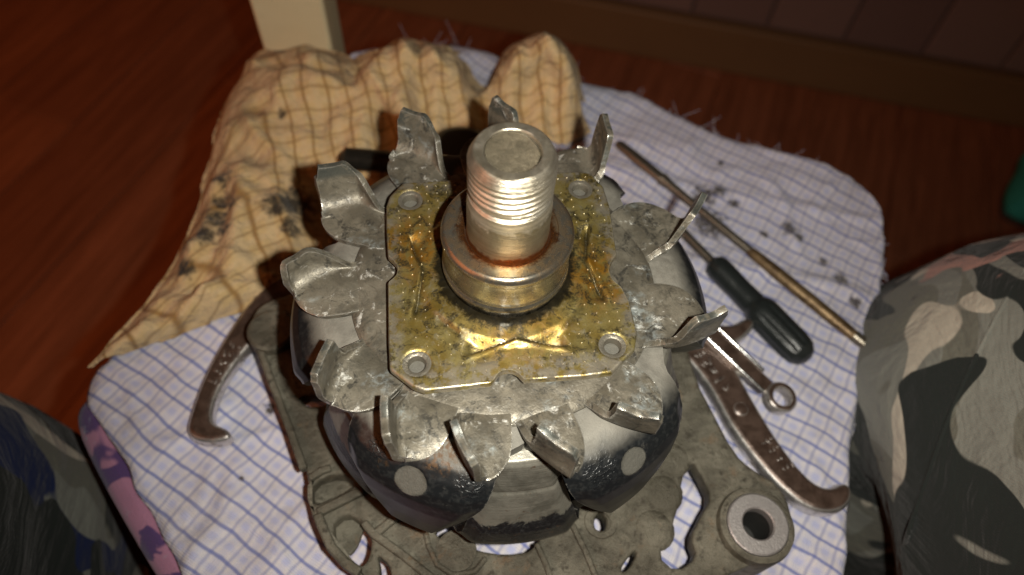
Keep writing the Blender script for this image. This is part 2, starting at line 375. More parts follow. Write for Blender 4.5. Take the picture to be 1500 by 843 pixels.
    st = m.noise(1, 6, .65, .8, vec=rot.outputs[0], stretch=(.006, .09, .09)); fi = m.noise(1, 4, .6, vec=rot.outputs[0], stretch=(.03, .6, .6))
    c = m.mix(m.step(st, .3, .7), (.25, .105, .054), (.47, .21, .112)); c = m.mix(m.mul(m.step(fi, .5, .75), .5), c, (.16, .07, .04)); c = m.mix(m.lin(g.outputs['Random'], 0, 1, 0, .45), c, (.15, .06, .035))
    MAT['wood'] = m.bsdf(c, .42, 0, m.bump(m.noise(.2, 4, stretch=(.1, 1, 1)), .3))
    m = M('floor_seam'); MAT['seam'] = m.bsdf(m.mix(m.noise(.1), (.10, .04, .022), (.14, .055, .03)), .8)
    m = M('brown_skirting'); MAT['skirt'] = m.bsdf(m.mix(m.noise(.02, 5, stretch=(.1, 1, 1)), (.19, .14, .075), (.25, .19, .10)), .5)
    m = M('mauve_wall_tile')
    g = m.t.nodes.new('ShaderNodeObjectInfo')
    MAT['tile'] = m.bsdf(m.mix(g.outputs['Random'], (.22, .185, .185), (.28, .235, .23)), .3, 0, m.bump(m.noise(.02, 3), 1))
    m = M('tile_grout'); MAT['grout'] = m.bsdf(m.mix(m.noise(.1), (.16, .12, .11), (.22, .17, .16)), .9)
    m = M('teal_felt'); MAT['teal'] = m.bsdf(m.mix(m.noise(.08, 5), (.03, .42, .40), (.05, .58, .54)), .85, 0, m.bump(m.noise(.5, 4), .5))
    m = M('slipper_sole'); MAT['sole'] = m.bsdf(m.mix(m.noise(.1), (.03, .03, .03), (.06, .06, .055)), .8)
    # grey camouflage trousers
    m = M('camouflage_cloth')
    mp = m.vm('MULTIPLY', m.pos, (1.9, .95, 1.3))
    def blob(off, sc, lo): return m.step(m.noise(sc, 1.2, .45, .9, vec=mp, off=off), lo-.006, lo+.006)
    c = m.mix(blob((0, 0, 0), .020, .50), (.15, .148, .12), (.21, .213, .185))
    c = m.mix(blob((400, 30, 10), .019, .57), c, (.50, .455, .37))
    x, y, z = m.sep(m.pos)
    navy = m.mul(blob((77, 330, 5), .017, .50), m.step(x, -60, -90))  # navy on the left leg only, tinting in its dim bluish light
    c = m.mix(navy, c, (.012, .020, .072))
    c = m.mix(blob((900, 200, 60), .021, .505), c, (.020, .024, .022))
    pink = m.mul(m.ball((*at2(1470, 375, -40), -40), 20, 2, 8, .06), 1)
    c = m.mix(m.mul(pink, blob((60, 9, 60), .03, .5)), c, (.42, .23, .19))
    tw = m.ma('SINE', m.mul(m.ma('ADD', x, m.ma('ADD', y, z)), 5.5))
    h = m.ma('ADD', m.mul(tw, .06), m.ma('ADD', m.mul(m.noise(.06, 5, .6), 3), m.mul(m.noise(.03, 4, .6, 1.5, stretch=(1, .35, 1)), 14)))
    c = m.mix(m.mul(m.noise(2.5, 3), .35), c, m.mix(.5, c, (.02, .02, .02)))
    MAT['camo'] = m.bsdf(c, .95, 0, m.bump(h, .5, .7), spec=.1, sheen=.1)
build_materials()

# ------------------------------------------------------------------ mesh helpers
class MB:
    def __init__(s): s.v = []; s.f = []; s.uv = {}
    def add(s, verts, faces):
        b = len(s.v); s.v += [tuple(p) for p in verts]; s.f += [tuple(i+b for i in f) for f in faces]; return s
    def grid(s, rows, closed_u=False, closed_v=False):
        nr, nc = len(rows), len(rows[0]); b = len(s.v)
        for r in rows: s.v += [tuple(p) for p in r]
        for i in range(nr if closed_v else nr-1):
            for j in range(nc if closed_u else nc-1):
                s.f.append((b+i*nc+j, b+i*nc+(j+1) % nc, b+((i+1) % nr)*nc+(j+1) % nc, b+((i+1) % nr)*nc+j))
        return s
    def lathe(s, prof, n=48, c=(0, 0), cap0=False, cap1=False):
        rows = [[(c[0]+r*math.cos(2*PI*k/n), c[1]+r*math.sin(2*PI*k/n), z) for k in range(n)] for r, z in prof]
        b = len(s.v); s.grid(rows, closed_u=True)
        if cap0: s.f.append(tuple(b+k for k in reversed(range(n))))
        if cap1: s.f.append(tuple(b+(len(prof)-1)*n+k for k in range(n)))
        return s
    def prism(s, poly, z0, z1, top=None):
        n = len(poly); area = sum(poly[i][0]*poly[(i+1) % n][1]-poly[(i+1) % n][0]*poly[i][1] for i in range(n))
        if area < 0: poly = poly[::-1]
        b = len(s.v)
        s.v += [(x, y, z0) for x, y in poly]+[(x, y, z1) for x, y in (top or poly)]
        s.f.append(tuple(b+i for i in reversed(range(n)))); s.f.append(tuple(b+n+i for i in range(n)))
        for i in range(n): s.f.append((b+i, b+(i+1) % n, b+n+(i+1) % n, b+n+i))
        return s
    def tube(s, pts, radii, n=12, caps=True, flat=1.0):
        pts = [Vector(p) for p in pts]
        if not isinstance(radii, (list, tuple)): radii = [radii]*len(pts)
        rows = []
        for i, p in enumerate(pts):
            t = (pts[min(i+1, len(pts)-1)]-pts[max(i-1, 0)]).normalized()
            up = Vector((0, 0, 1)) if abs(t.z) < .95 else Vector((1, 0, 0))
            a = t.cross(up).normalized(); c = a.cross(t).normalized()
            rows.append([p+(a*math.cos(2*PI*k/n)+c*math.sin(2*PI*k/n)*flat)*radii[i] for k in range(n)])
        b = len(s.v); s.grid(rows, closed_u=True)
        if caps:
            s.f.append(tuple(b+k for k in reversed(range(n)))); s.f.append(tuple(b+(len(pts)-1)*n+k for k in range(n)))
        return s
    def box(s, c, d, ang=0):
        ca, sa = math.cos(ang), math.sin(ang)
        poly = [(c[0]+x*ca-y*sa, c[1]+x*sa+y*ca) for x, y in ((-d[0]/2, -d[1]/2), (d[0]/2, -d[1]/2), (d[0]/2, d[1]/2), (-d[0]/2, d[1]/2))]
        return s.prism(poly, c[2]-d[2]/2, c[2]+d[2]/2)

def rootloc(parent):
    p = Vector((0, 0, 0))
    while parent is not None: p += parent.location; parent = parent.parent
    return p
def obj(name, mb, mat, parent=None, bevel=0, seg=2, smooth=True, uv=None, origin=None, sharp=35, weld=False, solid=0, subsurf=0, fixn=True):
    base = rootloc(parent) if parent else Vector((0, 0, 0))
    loc = W(origin)-base if origin else Vector((0, 0, 0))
    me = bpy.data.meshes.new(name)
    me.from_pydata([W(p)-base-loc for p in mb.v], [], mb.f)
    if uv is not None:
        l = me.uv_layers.new(name='UVMap')
        for lp in me.loops: l.data[lp.index].uv = uv[lp.vertex_index]
    bm = bmesh.new(); bm.from_mesh(me)
    if weld: bmesh.ops.remove_doubles(bm, verts=bm.verts, dist=.00002)
    if fixn: bmesh.ops.recalc_face_normals(bm, faces=bm.faces)
    for f in bm.faces: f.smooth = smooth
    if smooth:
        for e in bm.edges:
            if len(e.link_faces) == 2 and e.calc_face_angle(0) > R_(sharp): e.smooth = False
    bm.to_mesh(me); bm.free()
    me.materials.append(MAT[mat])
    o = bpy.data.objects.new(name, me); COL.objects.link(o)
    o.location = loc
    if parent: o.parent = parent
    if solid:
        md = o.modifiers.new('solid', 'SOLIDIFY'); md.thickness = solid*S; md.offset = -1
    if bevel:
        md = o.modifiers.new('bevel', 'BEVEL'); md.width = bevel*S; md.segments = seg; md.limit_method = 'ANGLE'; md.angle_limit = R_(38)
        md.use_clamp_overlap = True
    if subsurf:
        md = o.modifiers.new('subd', 'SUBSURF'); md.levels = subsurf; md.render_levels = subsurf
    return o
def tag(o, label, cat, group=None, kind=None):
    o['label'] = label; o['category'] = cat
    if group: o['group'] = group
    if kind: o['kind'] = kind
    return o
def thing(name, label, cat, loc, group=None):
    o = bpy.data.objects.new(name, None); COL.objects.link(o); o.location = W(loc)
    o.empty_display_size = .02
    return tag(o, label, cat, group)
def structure(o):
    o['kind'] = 'structure'; return o
def plate2d(outlines, z0, z1, bevel=.5):
    """outline with holes turned to a bevelled slab (vertices and faces, mm)"""
    cu = bpy.data.curves.new('slab', 'CURVE'); cu.dimensions = '2D'; cu.fill_mode = 'BOTH'
    cu.extrude = max((z1-z0)/2-bevel, .01); cu.bevel_depth = bevel; cu.bevel_resolution = 2; cu.offset = -bevel
    for o in outlines:
        sp = cu.splines.new('POLY'); sp.points.add(len(o)-1); sp.use_cyclic_u = True
        for p, q in zip(sp.points, o): p.co = (q[0], q[1], 0, 1)
    t = bpy.data.objects.new('slab', cu); COL.objects.link(t)
    dg = bpy.context.evaluated_depsgraph_get(); me = bpy.data.meshes.new_from_object(t.evaluated_get(dg))
    mb = MB(); mb.v = [(v.co.x, v.co.y, v.co.z+(z0+z1)/2) for v in me.vertices]; mb.f = [tuple(p.vertices) for p in me.polygons]
    bpy.data.objects.remove(t); bpy.data.curves.remove(cu); bpy.data.meshes.remove(me)
    return mb
def smoothpoly(pts, it=2):
    for _ in range(it):
        q = []
        for i in range(len(pts)):
            a, b = pts[i], pts[(i+1) % len(pts)]
            q += [(a[0]*.75+b[0]*.25, a[1]*.75+b[1]*.25), (a[0]*.25+b[0]*.75, a[1]*.25+b[1]*.75)]
        pts = q
    return pts
def pxpoly(pts, z, it=0):
    p = [at2(x, y, z) for x, y in pts]
    return smoothpoly(p, it) if it else p
def disc(c, r, n=20): return [(c[0]+r*math.cos(2*PI*k/n), c[1]+r*math.sin(2*PI*k/n)) for k in range(n)]
def cat(p, t):
    """Catmull-Rom through a list of tuples at parameter t in 0..len-1"""
    i = min(int(t), len(p)-2); f = t-i
    a, b, c, d = p[max(i-1, 0)], p[i], p[i+1], p[min(i+2, len(p)-1)]
    return tuple(.5*(2*B+(C-A)*f+(2*A-5*B+4*C-D)*f*f+(3*B-A-3*C+D)*f**3) for A, B, C, D in zip(a, b, c, d))
def sstep(x, a, b):
    t = max(0, min(1, (x-a)/(b-a))); return t*t*(3-2*t)
def lerp(a, b, t): return tuple(x+(y-x)*t for x, y in zip(a, b))
def nz(x, y, z=0): return mnoise.noise(Vector((x, y, z)))

# ------------------------------------------------------------------ room: floor, wall, post, stool
CLOTH = -84.0
FLOOR = -540.0
floor = structure(obj('floor', MB().box((0, 300, FLOOR-12), (3600, 3600, 12)), 'seam', smooth=False))
pang = R_(62)
pc, ps = math.cos(pang), math.sin(pang)
k = 0
for row in range(-9, 9):
    off = (row*377) % 900
    for s_ in range(-2, 3):
        L, wd = 900-1.2, 125-1.0
        cx, cy = s_*900+off-450, row*125
        wx, wy = cx*pc-cy*ps, cx*ps+cy*pc+300
        if abs(wx) > 1450 or abs(wy-300) > 1450: continue
        o = obj('floor_plank', MB().box((wx, wy, FLOOR-3), (L, wd, 6), pang), 'wood', floor, bevel=.8, seg=1, smooth=False)
wall_a, wall_b = Vector((76, 804)), Vector((809, 538))
wd_ = (wall_b-wall_a).normalized(); wn = Vector((wd_.y, -wd_.x))   # towards the camera
wang = math.atan2(wd_.y, wd_.x)
def wp(s_, off): q = wall_a+wd_*s_-wn*off; return q.x, q.y
c = wp(300, 60)
wall = structure(obj('wall', MB().box((c[0], c[1], FLOOR+400), (2600, 80, 830), wang), 'grout', smooth=False))
c = wp(300, 10)
sk = obj('baseboard', MB().box((c[0], c[1], FLOOR+36), (2600, 18, 72), wang), 'skirt', wall, bevel=3)
for i in range(-3, 13):
    for j in range(0, 4):
        c = wp(-60+i*102, 18)
        obj('wall_tile', MB().box((c[0], c[1], FLOOR+72+53+j*102), (98, 8, 98), wang), 'tile', wall, bevel=1.2, seg=1, smooth=False)

post = thing('wooden_post', 'cream painted square wooden post standing behind the crumpled yellow rag', 'post', (*at2(440, 60, CLOTH), FLOOR))
pa, pb = at2(397, 84, CLOTH), at2(488, 80, CLOTH)
e = Vector(pb)-Vector(pa); nrm = Vector((-e.y, e.x)).normalized()
q = [Vector(pa), Vector(pb), Vector(pb)+nrm*26+e.normalized()*3, Vector(pa)+nrm*26]
flare = [v+(v-Vector(pa))*.0-e.normalized()*(4 if i in (0, 3) else 0) for i, v in enumerate(q)]
obj('post_shaft', MB().prism([tuple(v) for v in q], FLOOR, 260, [tuple(v) for v in flare]), 'cream', post, bevel=1.5)
obj('post_foot', MB().box((*(q[0]+q[2])/2, FLOOR+4), (36, 36, 8), math.atan2(e.y, e.x)), 'cream', post, bevel=2)

stool = thing('stool', 'stool upholstered in purple cloth with pink leaves, under the blue checked towel', 'stool', (10, 60, FLOOR))
seat_px = [(128, 575), (100, 612), (140, 700), (232, 860), (330, 1000), (760, 1040), (1200, 960), (1243, 760), (1252, 600), (1282, 440), (1270, 330), (1170, 245), (1050, 200), (900, 130), (760, 95), (640, 78), (545, 95), (500, 130), (330, 330)]
seat_poly = pxpoly(seat_px, CLOTH-4, 2)
obj('seat_cushion', plate2d([seat_poly], CLOTH-46, CLOTH-2.2, 6), 'purple', stool)
obj('seat_board', MB().prism(pxpoly([(170, 610), (350, 960), (1180, 930), (1235, 440), (1040, 225), (640, 110), (500, 170)], CLOTH, 1), CLOTH-62, CLOTH-46.3), 'cream', stool, bevel=2)
for (x, y) in ((-75, -70), (85, -60), (110, 110), (-45, 120)):
    obj('leg', MB().tube([(x*1.15, y*1.1, FLOOR), (x, y, CLOTH-62)], [13, 17], 16), 'cream', stool)

slip = thing('slipper', 'teal felt slipper lying on the dark floor at the right edge', 'slipper', (*at2(1515, 305, FLOOR+20), FLOOR))
sc_ = at2(1522, 297, FLOOR+22)
rows = []
for i in range(13):
    t = i/12; cy = t*150-28; hw = (30+12*math.sin(PI*min(1, t*1.4)))*(max(.05, math.sin(PI*min(.5, t*2.4+.04))))
    if t > .86: hw *= math.sqrt(max(.02, 1-((t-.86)/.14)**2))
    hz = 40*max(.1, math.sin(PI*min(.5, t*2.0+.05)))*(1-.25*t)
    rows.append([(sc_[0]+math.cos(a)*hw+cy*.55, sc_[1]+cy*.8, FLOOR+9+max(0, math.sin(a))*hz) for a in [PI*k/14 for k in range(15)]])
obj('slipper_upper', MB().grid(rows), 'teal', slip, solid=2.5)
obj('sole', MB().prism([(r_[0][0], r_[0][1]) for r_ in rows]+[(r_[-1][0], r_[-1][1]) for r_ in rows[::-1]], FLOOR, FLOOR+9), 'sole', slip, bevel=2)

# ------------------------------------------------------------------ towel
TB = [(300, 905), (520, 950), (760, 965), (1000, 950), (1245, 905)]
TR = [(1245, 905), (1256, 760), (1262, 650), (1275, 560), (1296, 450), (1306, 370), (1296, 310)]
TT = [(522, 66), (580, 50), (650, 46), (760, 72), (860, 104), (960, 137), (1060, 184), (1130, 205), (1195, 226), (1262, 262), (1296, 310)]
TL = [(300, 905), (262, 830), (210, 735), (160, 640), (130, 562), (230, 440), (330, 320), (430, 190), (522, 66)]
def side(px): return [at2(x, y, CLOTH) for x, y in px]
TB, TR, TT, TL = map(side, (TB, TR, TT, TL))
def towel_height(x, y, u, v):
    d = min(u, 1-u, v, 1-v)
    h = 1.6*nz(x*.022+3, y*.022)+1.6*nz(x*.055, y*.05+9)+.8*nz(x*.14, y*.14, 4)+1.1*max(0, 1-abs(nz(x*.04+20, y*.035-3))*9)
    h += 1.5*max(0, 1-abs(nz(x*.013+y*.018+8, y*.006-x*.004))*7)*sstep(d, 0, .08)
    h += 1.8*max(0, 1-abs(nz(x*.03+2, y*.02+55))*6)*(sstep(v, .62, .2)*sstep(u, .45, .1))
    z = .9+max(-.5, h)
    z -= 9*(1-sstep(1-u, 0, .05))**2+9*(1-sstep(1-v, 0, .05))**2+2.0*(1-sstep(u, 0, .03))**2
    return CLOTH+z
NU, NV = 150, 150
rows = []; tuv = []
for i in range(NV+1):
    v = i/NV; row = []
    for j in range(NU+1):
        u = j/NU
        b, t_, l, r = cat(TB, u*4), cat(TT, u*10), cat(TL, v*8), cat(TR, v*6)
        c00, c10, c01, c11 = TB[0], TB[-1], TT[0], TT[-1]
        p = [(1-v)*b[k]+v*t_[k]+(1-u)*l[k]+u*r[k]-((1-u)*(1-v)*c00[k]+u*(1-v)*c10[k]+(1-u)*v*c01[k]+u*v*c11[k]) for k in (0, 1)]
        ed = min(u, 1-u, v, 1-v); f = 1-sstep(ed, 0, .03)
        p[0] += f*1.3*nz(p[0]*.09, p[1]*.09, 3); p[1] += f*1.3*nz(p[0]*.09, p[1]*.09, 7)
        row.append((p[0], p[1], towel_height(p[0], p[1], u, v))); tuv.append((p[0], p[1]))
    rows.append(row)
towel = thing('towel', 'white towel with thin blue checks spread flat over the stool', 'towel', (0, 40, CLOTH))
obj('cloth', MB().grid(rows), 'towel', towel, uv=tuv, solid=.9, sharp=80, fixn=False)
fr = MB()
def thread(p, out, L):
    a = random.uniform(-.8, .8); d = Vector(out).to_2d(); d.rotate(Matrix.Rotation(a, 2)); p = Vector(p)
    q = [p-Vector((d.x, d.y, 0))*1.5, p+Vector((d.x*L*.5, d.y*L*.5, random.uniform(-.5, 1.5))), p+Vector((d.x*L, d.y*L, random.uniform(-2.5, 1.5)))+Vector((random.uniform(-1, 1), random.uniform(-1, 1), 0))*L*.25]
    fr.tube(q, [.16, .13, .08], 4, False)
for k in range(70):
    j = random.randint(20, NU); p = rows[NV][j]; thread(p, (p[0]-rows[NV-6][j][0], p[1]-rows[NV-6][j][1], 0), random.choice((.3, .5, .7, 1.3)))
for k in range(50):
    i = random.randint(60, NV); p = rows[i][NU]; thread(p, (p[0]-rows[i][NU-6][0], p[1]-rows[i][NU-6][1], 0), random.choice((.3, .5, .9)))
f_ = obj('frayed_edge', fr, 'towel', towel, uv=[(v[0], v[1]) for v in fr.v]); f_['kind'] = 'stuff'

# ------------------------------------------------------------------ yellow rag
RAG = [
 [(130, 540, 1), (142, 530, 4), (165, 526, 4), (185, 520, 1)],
 [(185, 478, 1), (203, 476, 7), (235, 480, 9), (275, 487, 1)],
 [(240, 412, 1), (258, 412, 9), (310, 432, 12), (365, 452, 2)],
 [(286, 318, 1), (306, 318, 12), (370, 352, 13), (445, 420, 2)],
 [(308, 230, 1), (328, 232, 14), (410, 280, 13), (500, 335, 2)],
 [(326, 165, 1), (342, 165, 16), (430, 215, 15), (540, 295, 2)],
 [(352, 118, 1), (368, 112, 17), (445, 165, 20), (570, 272, 3)],
 [(378, 84, 1), (388, 88, 15), (480, 135, 22), (600, 258, 3)],
 [(470, 74, 1), (472, 80, 15), (530, 128, 22), (620, 248, 3)],
 [(525, 88, 1), (525, 96, 20), (572, 145, 24), (640, 238, 4)],
 [(590, 62, 1), (588, 78, 30), (612, 132, 20), (655, 228, 4)],
 [(658, 74, 1), (652, 88, 31), (660, 142, 18), (680, 224, 4)],
 [(712, 128, 1), (700, 140, 10), (703, 172, 8), (715, 219, 4)],
 [(735, 84, 1), (738, 96, 26), (745, 145, 16), (750, 214, 4)],
 [(790, 52, 1), (787, 66, 35), (786, 122, 20), (790, 209, 4)],
 [(832, 76, 1), (824, 80, 33), (832, 132, 22), (838, 207, 3)],
 [(858, 150, 1), (852, 146, 8), (858, 174, 5), (866, 194, 1)]]
RW = [[at(x, y, CLOTH+1.2+h) for x, y, h in st] for st in RAG]
NR, NC = 300, 84
FOLDS = []
for px, amp, wd3 in (
    ([(600, 90), (600, 140), (590, 210)], 4.5, 3.0), ([(628, 95), (640, 150), (640, 215)], 4.0, 2.6), ([(655, 100), (678, 150), (690, 200)], 3.5, 2.5),
    ([(612, 90), (618, 150), (614, 210)], -2.5, 2.2), ([(570, 110), (545, 160), (520, 215)], 3.5, 3.0), ([(535, 108), (505, 150), (470, 190)], -3.0, 3.0),
    ([(470, 92), (440, 130), (400, 175)], 3.2, 3.5), ([(395, 100), (450, 118), (520, 116)], -3.5, 3.0), ([(390, 120), (440, 140), (510, 150)], 2.8, 3.5),
    ([(345, 190), (420, 200), (520, 225)], 2.2, 3.5), ([(340, 220), (430, 240), (540, 260)], -2.2, 3.0), ([(330, 265), (400, 300), (470, 330)], 2.4, 3.5),
    ([(330, 250), (322, 320), (290, 390), (230, 450)], -3.2, 3.5), ([(352, 250), (350, 320), (320, 400), (250, 470)], 2.6, 3.0), ([(312, 262), (296, 330), (262, 400), (200, 470)], 2.2, 2.6),
    ([(285, 400), (350, 390), (420, 370)], -2.0, 3.0), ([(260, 440), (320, 425), (390, 405)], 2.2, 3.2), ([(200, 490), (250, 462), (310, 450)], -1.8, 2.5),
    ([(750, 110), (748, 150), (752, 205)], 3.0, 2.4), ([(770, 95), (772, 150), (775, 205)], -2.4, 2.2), ([(795, 85), (800, 150), (800, 200)], 3.0, 2.6), ([(812, 110), (806, 140), (812, 165)], -4.5, 2.2), ([(745, 108), (785, 105), (825, 88)], -3.0, 2.2)):
    FOLDS.append(([Vector(at2(x, y, CLOTH+16)) for x, y in px], amp, wd3))
def folds(x, y):
    h = 0; p = Vector((x, y))
    for P_, amp, wd3 in FOLDS:
        wd3 = wd3*1.35
        best = 1e9
        for a, b in zip(P_, P_[1:]):
            ab = b-a; t = max(0, min(1, (p-a).dot(ab)/ab.length_squared)); best = min(best, (p-a-ab*t).length)
        if best < wd3*3: h += amp*math.exp(-(best/wd3)**2)
    return h
rows = []; ruv = []; ul = 0; prev = None
for i in range(NR+1):
    t = i/NR*(len(RW)-1); st = [cat([RW[s_][k] for s_ in range(len(RW))], t) for k in range(4)]
    mid = Vector(st[2])
    if prev is not None: ul += (mid-prev).length
    prev = mid; row = []; vl = 0; pp = None; vls = []
    for j in range(NC+1):
        p = Vector(cat(st, j/NC*3))
        if pp is not None: vl += (p-pp).length
        pp = p.copy()
        hh = p.z-CLOTH; k = sstep(hh, 1.5, 9)*(1 if 0 < j < NC else .3)
        w = 2.6*nz(p.x*.05+1, p.y*.05, ul*.02)+1.3*nz(p.x*.13, p.y*.13, 5)+.5*nz(p.x*.33, p.y*.33, 2)
        w += 2.0*max(0, 1-abs(nz(p.x*.035+p.y*.02+4, p.y*.03-8))*5)+.95*folds(p.x+1.5*nz(p.x*.06, p.y*.06, 3), p.y+1.5*nz(p.x*.06, p.y*.06, 8))
        edge_w = 2.2*nz(ul*.10, 3, 9)*max(0, 1-min(j, NC-j)/5)+.7*nz(ul*.5, 8, 9)*max(0, 1-min(j, NC-j)/2)
        row.append((p.x+k*1.5*nz(p.x*.07, p.y*.07, 30)+edge_w, p.y+k*1.5*nz(p.x*.07, p.y*.07, 60)+edge_w, max(CLOTH+3.2+.4*nz(p.x*.1, p.y*.1), p.z+k*w)))
        pa_ = .14+.35*sstep(-p.x, 70, 120); ruv.append((p.x*math.cos(pa_)+p.y*math.sin(pa_), (-p.x*math.sin(pa_)+p.y*math.cos(pa_))*1.0+p.z*.7))
    rows.append(row)
rag = thing('rag', 'crumpled yellow checked rag with black grease stains behind the rotor', 'rag', (-60, 70, CLOTH))
obj('cloth', MB().grid(rows), 'rag', rag, uv=ruv, solid=.8, sharp=80, fixn=False)

# ------------------------------------------------------------------ alternator rotor
rotor = thing('alternator_rotor', 'greasy alternator rotor with finned fan and yellow plate standing on its shaft', 'rotor', (0, 0, -82))
# shaft with worn thread
prof = [(9.3, 13.0), (9.0, 13.8), (8.85, 14.6), (8.8, 16), (8.78, 23.6), (8.62, 24.2), (8.62, 26.8), (8.3, 27.1), (8.08, 27.4), (8.08, 28.0)]
n = 96; rows = []
for r, z in prof: rows.append([(r*math.cos(2*PI*k/n), r*math.sin(2*PI*k/n), z) for k in range(n)])
NZ = 110
for i in range(NZ+1):
    z = 28.1+i/NZ*7.9
    row = []
    for k in range(n):
        a = 2*PI*k/n; ph = (z/1.62-a/(2*PI)+.10*nz(math.cos(a)*.9, math.sin(a)*.9, z*.3)) % 1; tri = abs(ph-.5)*2
        dep = .40*sstep(tri, .25, .9)*(1-.5*sstep(nz(math.cos(a)*1.1, math.sin(a)*1.1, z*.15), -.1, .5))
        dep = max(dep, .5*(1-sstep(z, 28.1, 28.7))); dep *= sstep(z, 36.2, 35.0)
        r = 8.62-dep
        row.append((r*math.cos(a), r*math.sin(a), z))
    rows.append(row)
for r, z in ((8.5, 36.2), (7.85, 37.6), (7.6, 37.95), (7.3, 38.1), (5.7, 38.1), (5.5, 38.0), (5.45, 37.7), (5.42, 35.6)):
    rows.append([(r*math.cos(2*PI*k/n), r*math.sin(2*PI*k/n), z+.12*nz(math.cos(2*PI*k/n)*2, math.sin(2*PI*k/n)*2, r)) for k in range(n)])
shaft = obj('shaft', MB().grid(rows, closed_u=True), 'shaft', rotor, sharp=22)
cc = MB(); cr = []
for i in range(9):
    r = 5.1*i/8
    cr.append([(r*math.cos(2*PI*k/40)-.16, r*math.sin(2*PI*k/40)+.14, 37.25+(r*math.cos(2*PI*k/40)*-.06+r*math.sin(2*PI*k/40)*.07)+.10*nz(r*math.cos(2*PI*k/40)*.6, r*math.sin(2*PI*k/40)*.6)) for k in range(40)])
cr.append([(5.12*math.cos(2*PI*k/40)-.16, 5.12*math.sin(2*PI*k/40)+.14, 35.6) for k in range(40)])
cc.lathe([(5.6, 35.7), (.05, 35.7)], 40)
obj('shaft_centre', cc.grid(cr, closed_u=True), 'centre', shaft, weld=True)
obj('rear_shaft', MB().lathe([(8.5, -58), (8.5, -70), (6, -71), (6, -82)], 32, cap1=True), 'shaft', rotor)
# collar (inner bearing spacer)
obj('bearing_collar', MB().lathe([(8.9, 13.6), (9.5, 14.3), (10.2, 14.75), (10.7, 14.7), (10.9, 15.15), (13.0, 15.35), (13.5, 15.25), (14.1, 14.7), (14.35, 14.0), (14.35, 13.4), (14.05, 13.0), (13.95, 12.8), (14.0, 12.2), (14.0, 10.0), (14.0, 7.0), (13.95, 5.4), (13.8, 4.9), (13.9, 4.6), (14.25, 4.2), (14.35, 3.5), (14.3, 2.5), (13.9, 2.1), (13.9, .6), (13.4, .0), (13.4, -4.0)], 96), 'collar', rotor, sharp=45)
# yellow plate: star-shaped polar grid so it can carry the pressed relief
PL_PX = [(566, 300), (571, 286), (590, 267), (655, 263), (700, 258), (720, 268), (745, 268), (765, 255), (800, 252), (849, 250), (866, 253), (884, 272), (893, 300), (901, 352), (904, 372), (899, 378), (895, 386), (893, 395), (896, 404), (902, 412), (912, 420), (922, 440), (934, 486), (930, 512), (897, 545), (860, 550), (768, 556), (764, 552), (760, 547), (753, 543), (745, 541.5), (736, 543), (729, 548), (724, 556), (718, 561), (700, 563), (622, 572), (605, 566), (571, 540), (569, 500), (568, 412), (574, 407), (580, 401), (582, 393), (580, 386), (575, 380), (568, 374), (566, 340)]
poly = [at2(x, y, .3) for x, y in PL_PX]
def ray(th):
    d = (math.cos(th), math.sin(th)); best = 40
    for i in range(len(poly)):
        a, b = poly[i], poly[(i+1) % len(poly)]
        ex, ey = b[0]-a[0], b[1]-a[1]; den = d[0]*ey-d[1]*ex
        if abs(den) < 1e-9: continue
        t = (a[0]*ey-a[1]*ex)/den; s_ = (a[0]*d[1]-a[1]*d[0])/den
        if t > 0 and -1e-6 <= s_ <= 1+1e-6: best = min(best, t)
    return best
HOLES = [at2(610.4, 532, .2), at2(898, 505.5, .2), at2(850, 276, .2), at2(601, 292, .2)]
def plate_h(x, y, want=False):
    r = math.hypot(x, y)
    q = int((math.degrees(math.atan2(y, x))+405)//90) % 4
    lx, ly = ((y, x), (-x, y), (-y, -x), (x, -y))[q]
    h = .95*(1-sstep(r, 18.6, 21.4)); dirt = 0
    al = abs(lx+.4*nz(x*.2, y*.2)); yc = 18.7+.24*al+.25*nz(x*.25, y*.25, 3)
    fade = 1-sstep(al, 9.2, 12.2)
    if al < 13:
        d = ly-yc; am = .75+.75*math.exp(-((al-8.6)/3.0)**2)
        g = math.exp(d/3.0) if d < 0 else 1-sstep(d, 0, .75)
        h -= am*g*fade; dirt = fade*math.exp(-(d/.55)**2)
        h += .25*fade*math.exp(-((d-1.1)/.8)**2)
    if al > 8:
        e = r-20.3; k = sstep(al, 10, 13)
        h -= .42*k*math.exp(-(e/.6)**2)*(1 if e < 0 else .8); dirt = max(dirt, .7*k*math.exp(-(e/.5)**2))
    for hx, hy in HOLES:
        d = math.hypot(x-hx, y-hy); h = h*sstep(d, 2.6, 4.5)-.55*(1-sstep(d, 2.5, 3.4)); dirt *= sstep(d, 2.6, 4.5)
    h += .09*nz(x*.5, y*.5)+.16*nz(x*.14, y*.14, 5)
    return (h, dirt) if want else h
NT, NRR = 480, 60; rows = []
rb = [ray(2*PI*k/NT) for k in range(NT)]
for i in range(NRR+1):
    t = i/NRR
    rows.append([((13.6+(rb[k]-13.6)*t)*math.cos(2*PI*k/NT), (13.6+(rb[k]-13.6)*t)*math.sin(2*PI*k/NT), 0) for k in range(NT)])
rows = [[(x, y, plate_h(x, y)-(.35 if i == NRR else 0)) for x, y, z in row] for i, row in enumerate(rows)]
last = rows[-1]
rows.append([(x*1.002, y*1.002, -.6) for x, y, z in last]); rows.append([(x, y, -1.7) for x, y, z in last]); rows.append([(x*.55, y*.55, -1.7) for x, y, z in last])
pflat = [p for row in rows for p in row]
plate = obj('retainer_plate', MB().grid(rows, closed_u=True), 'zinc', rotor, sharp=55)
cut = MB()
for hx, hy in HOLES: cut.lathe([(2.15, -5), (2.15, 5)], 28, (hx, hy), True, True)
at_ = plate.data.attributes.new('oily_dirt', 'FLOAT', 'POINT')
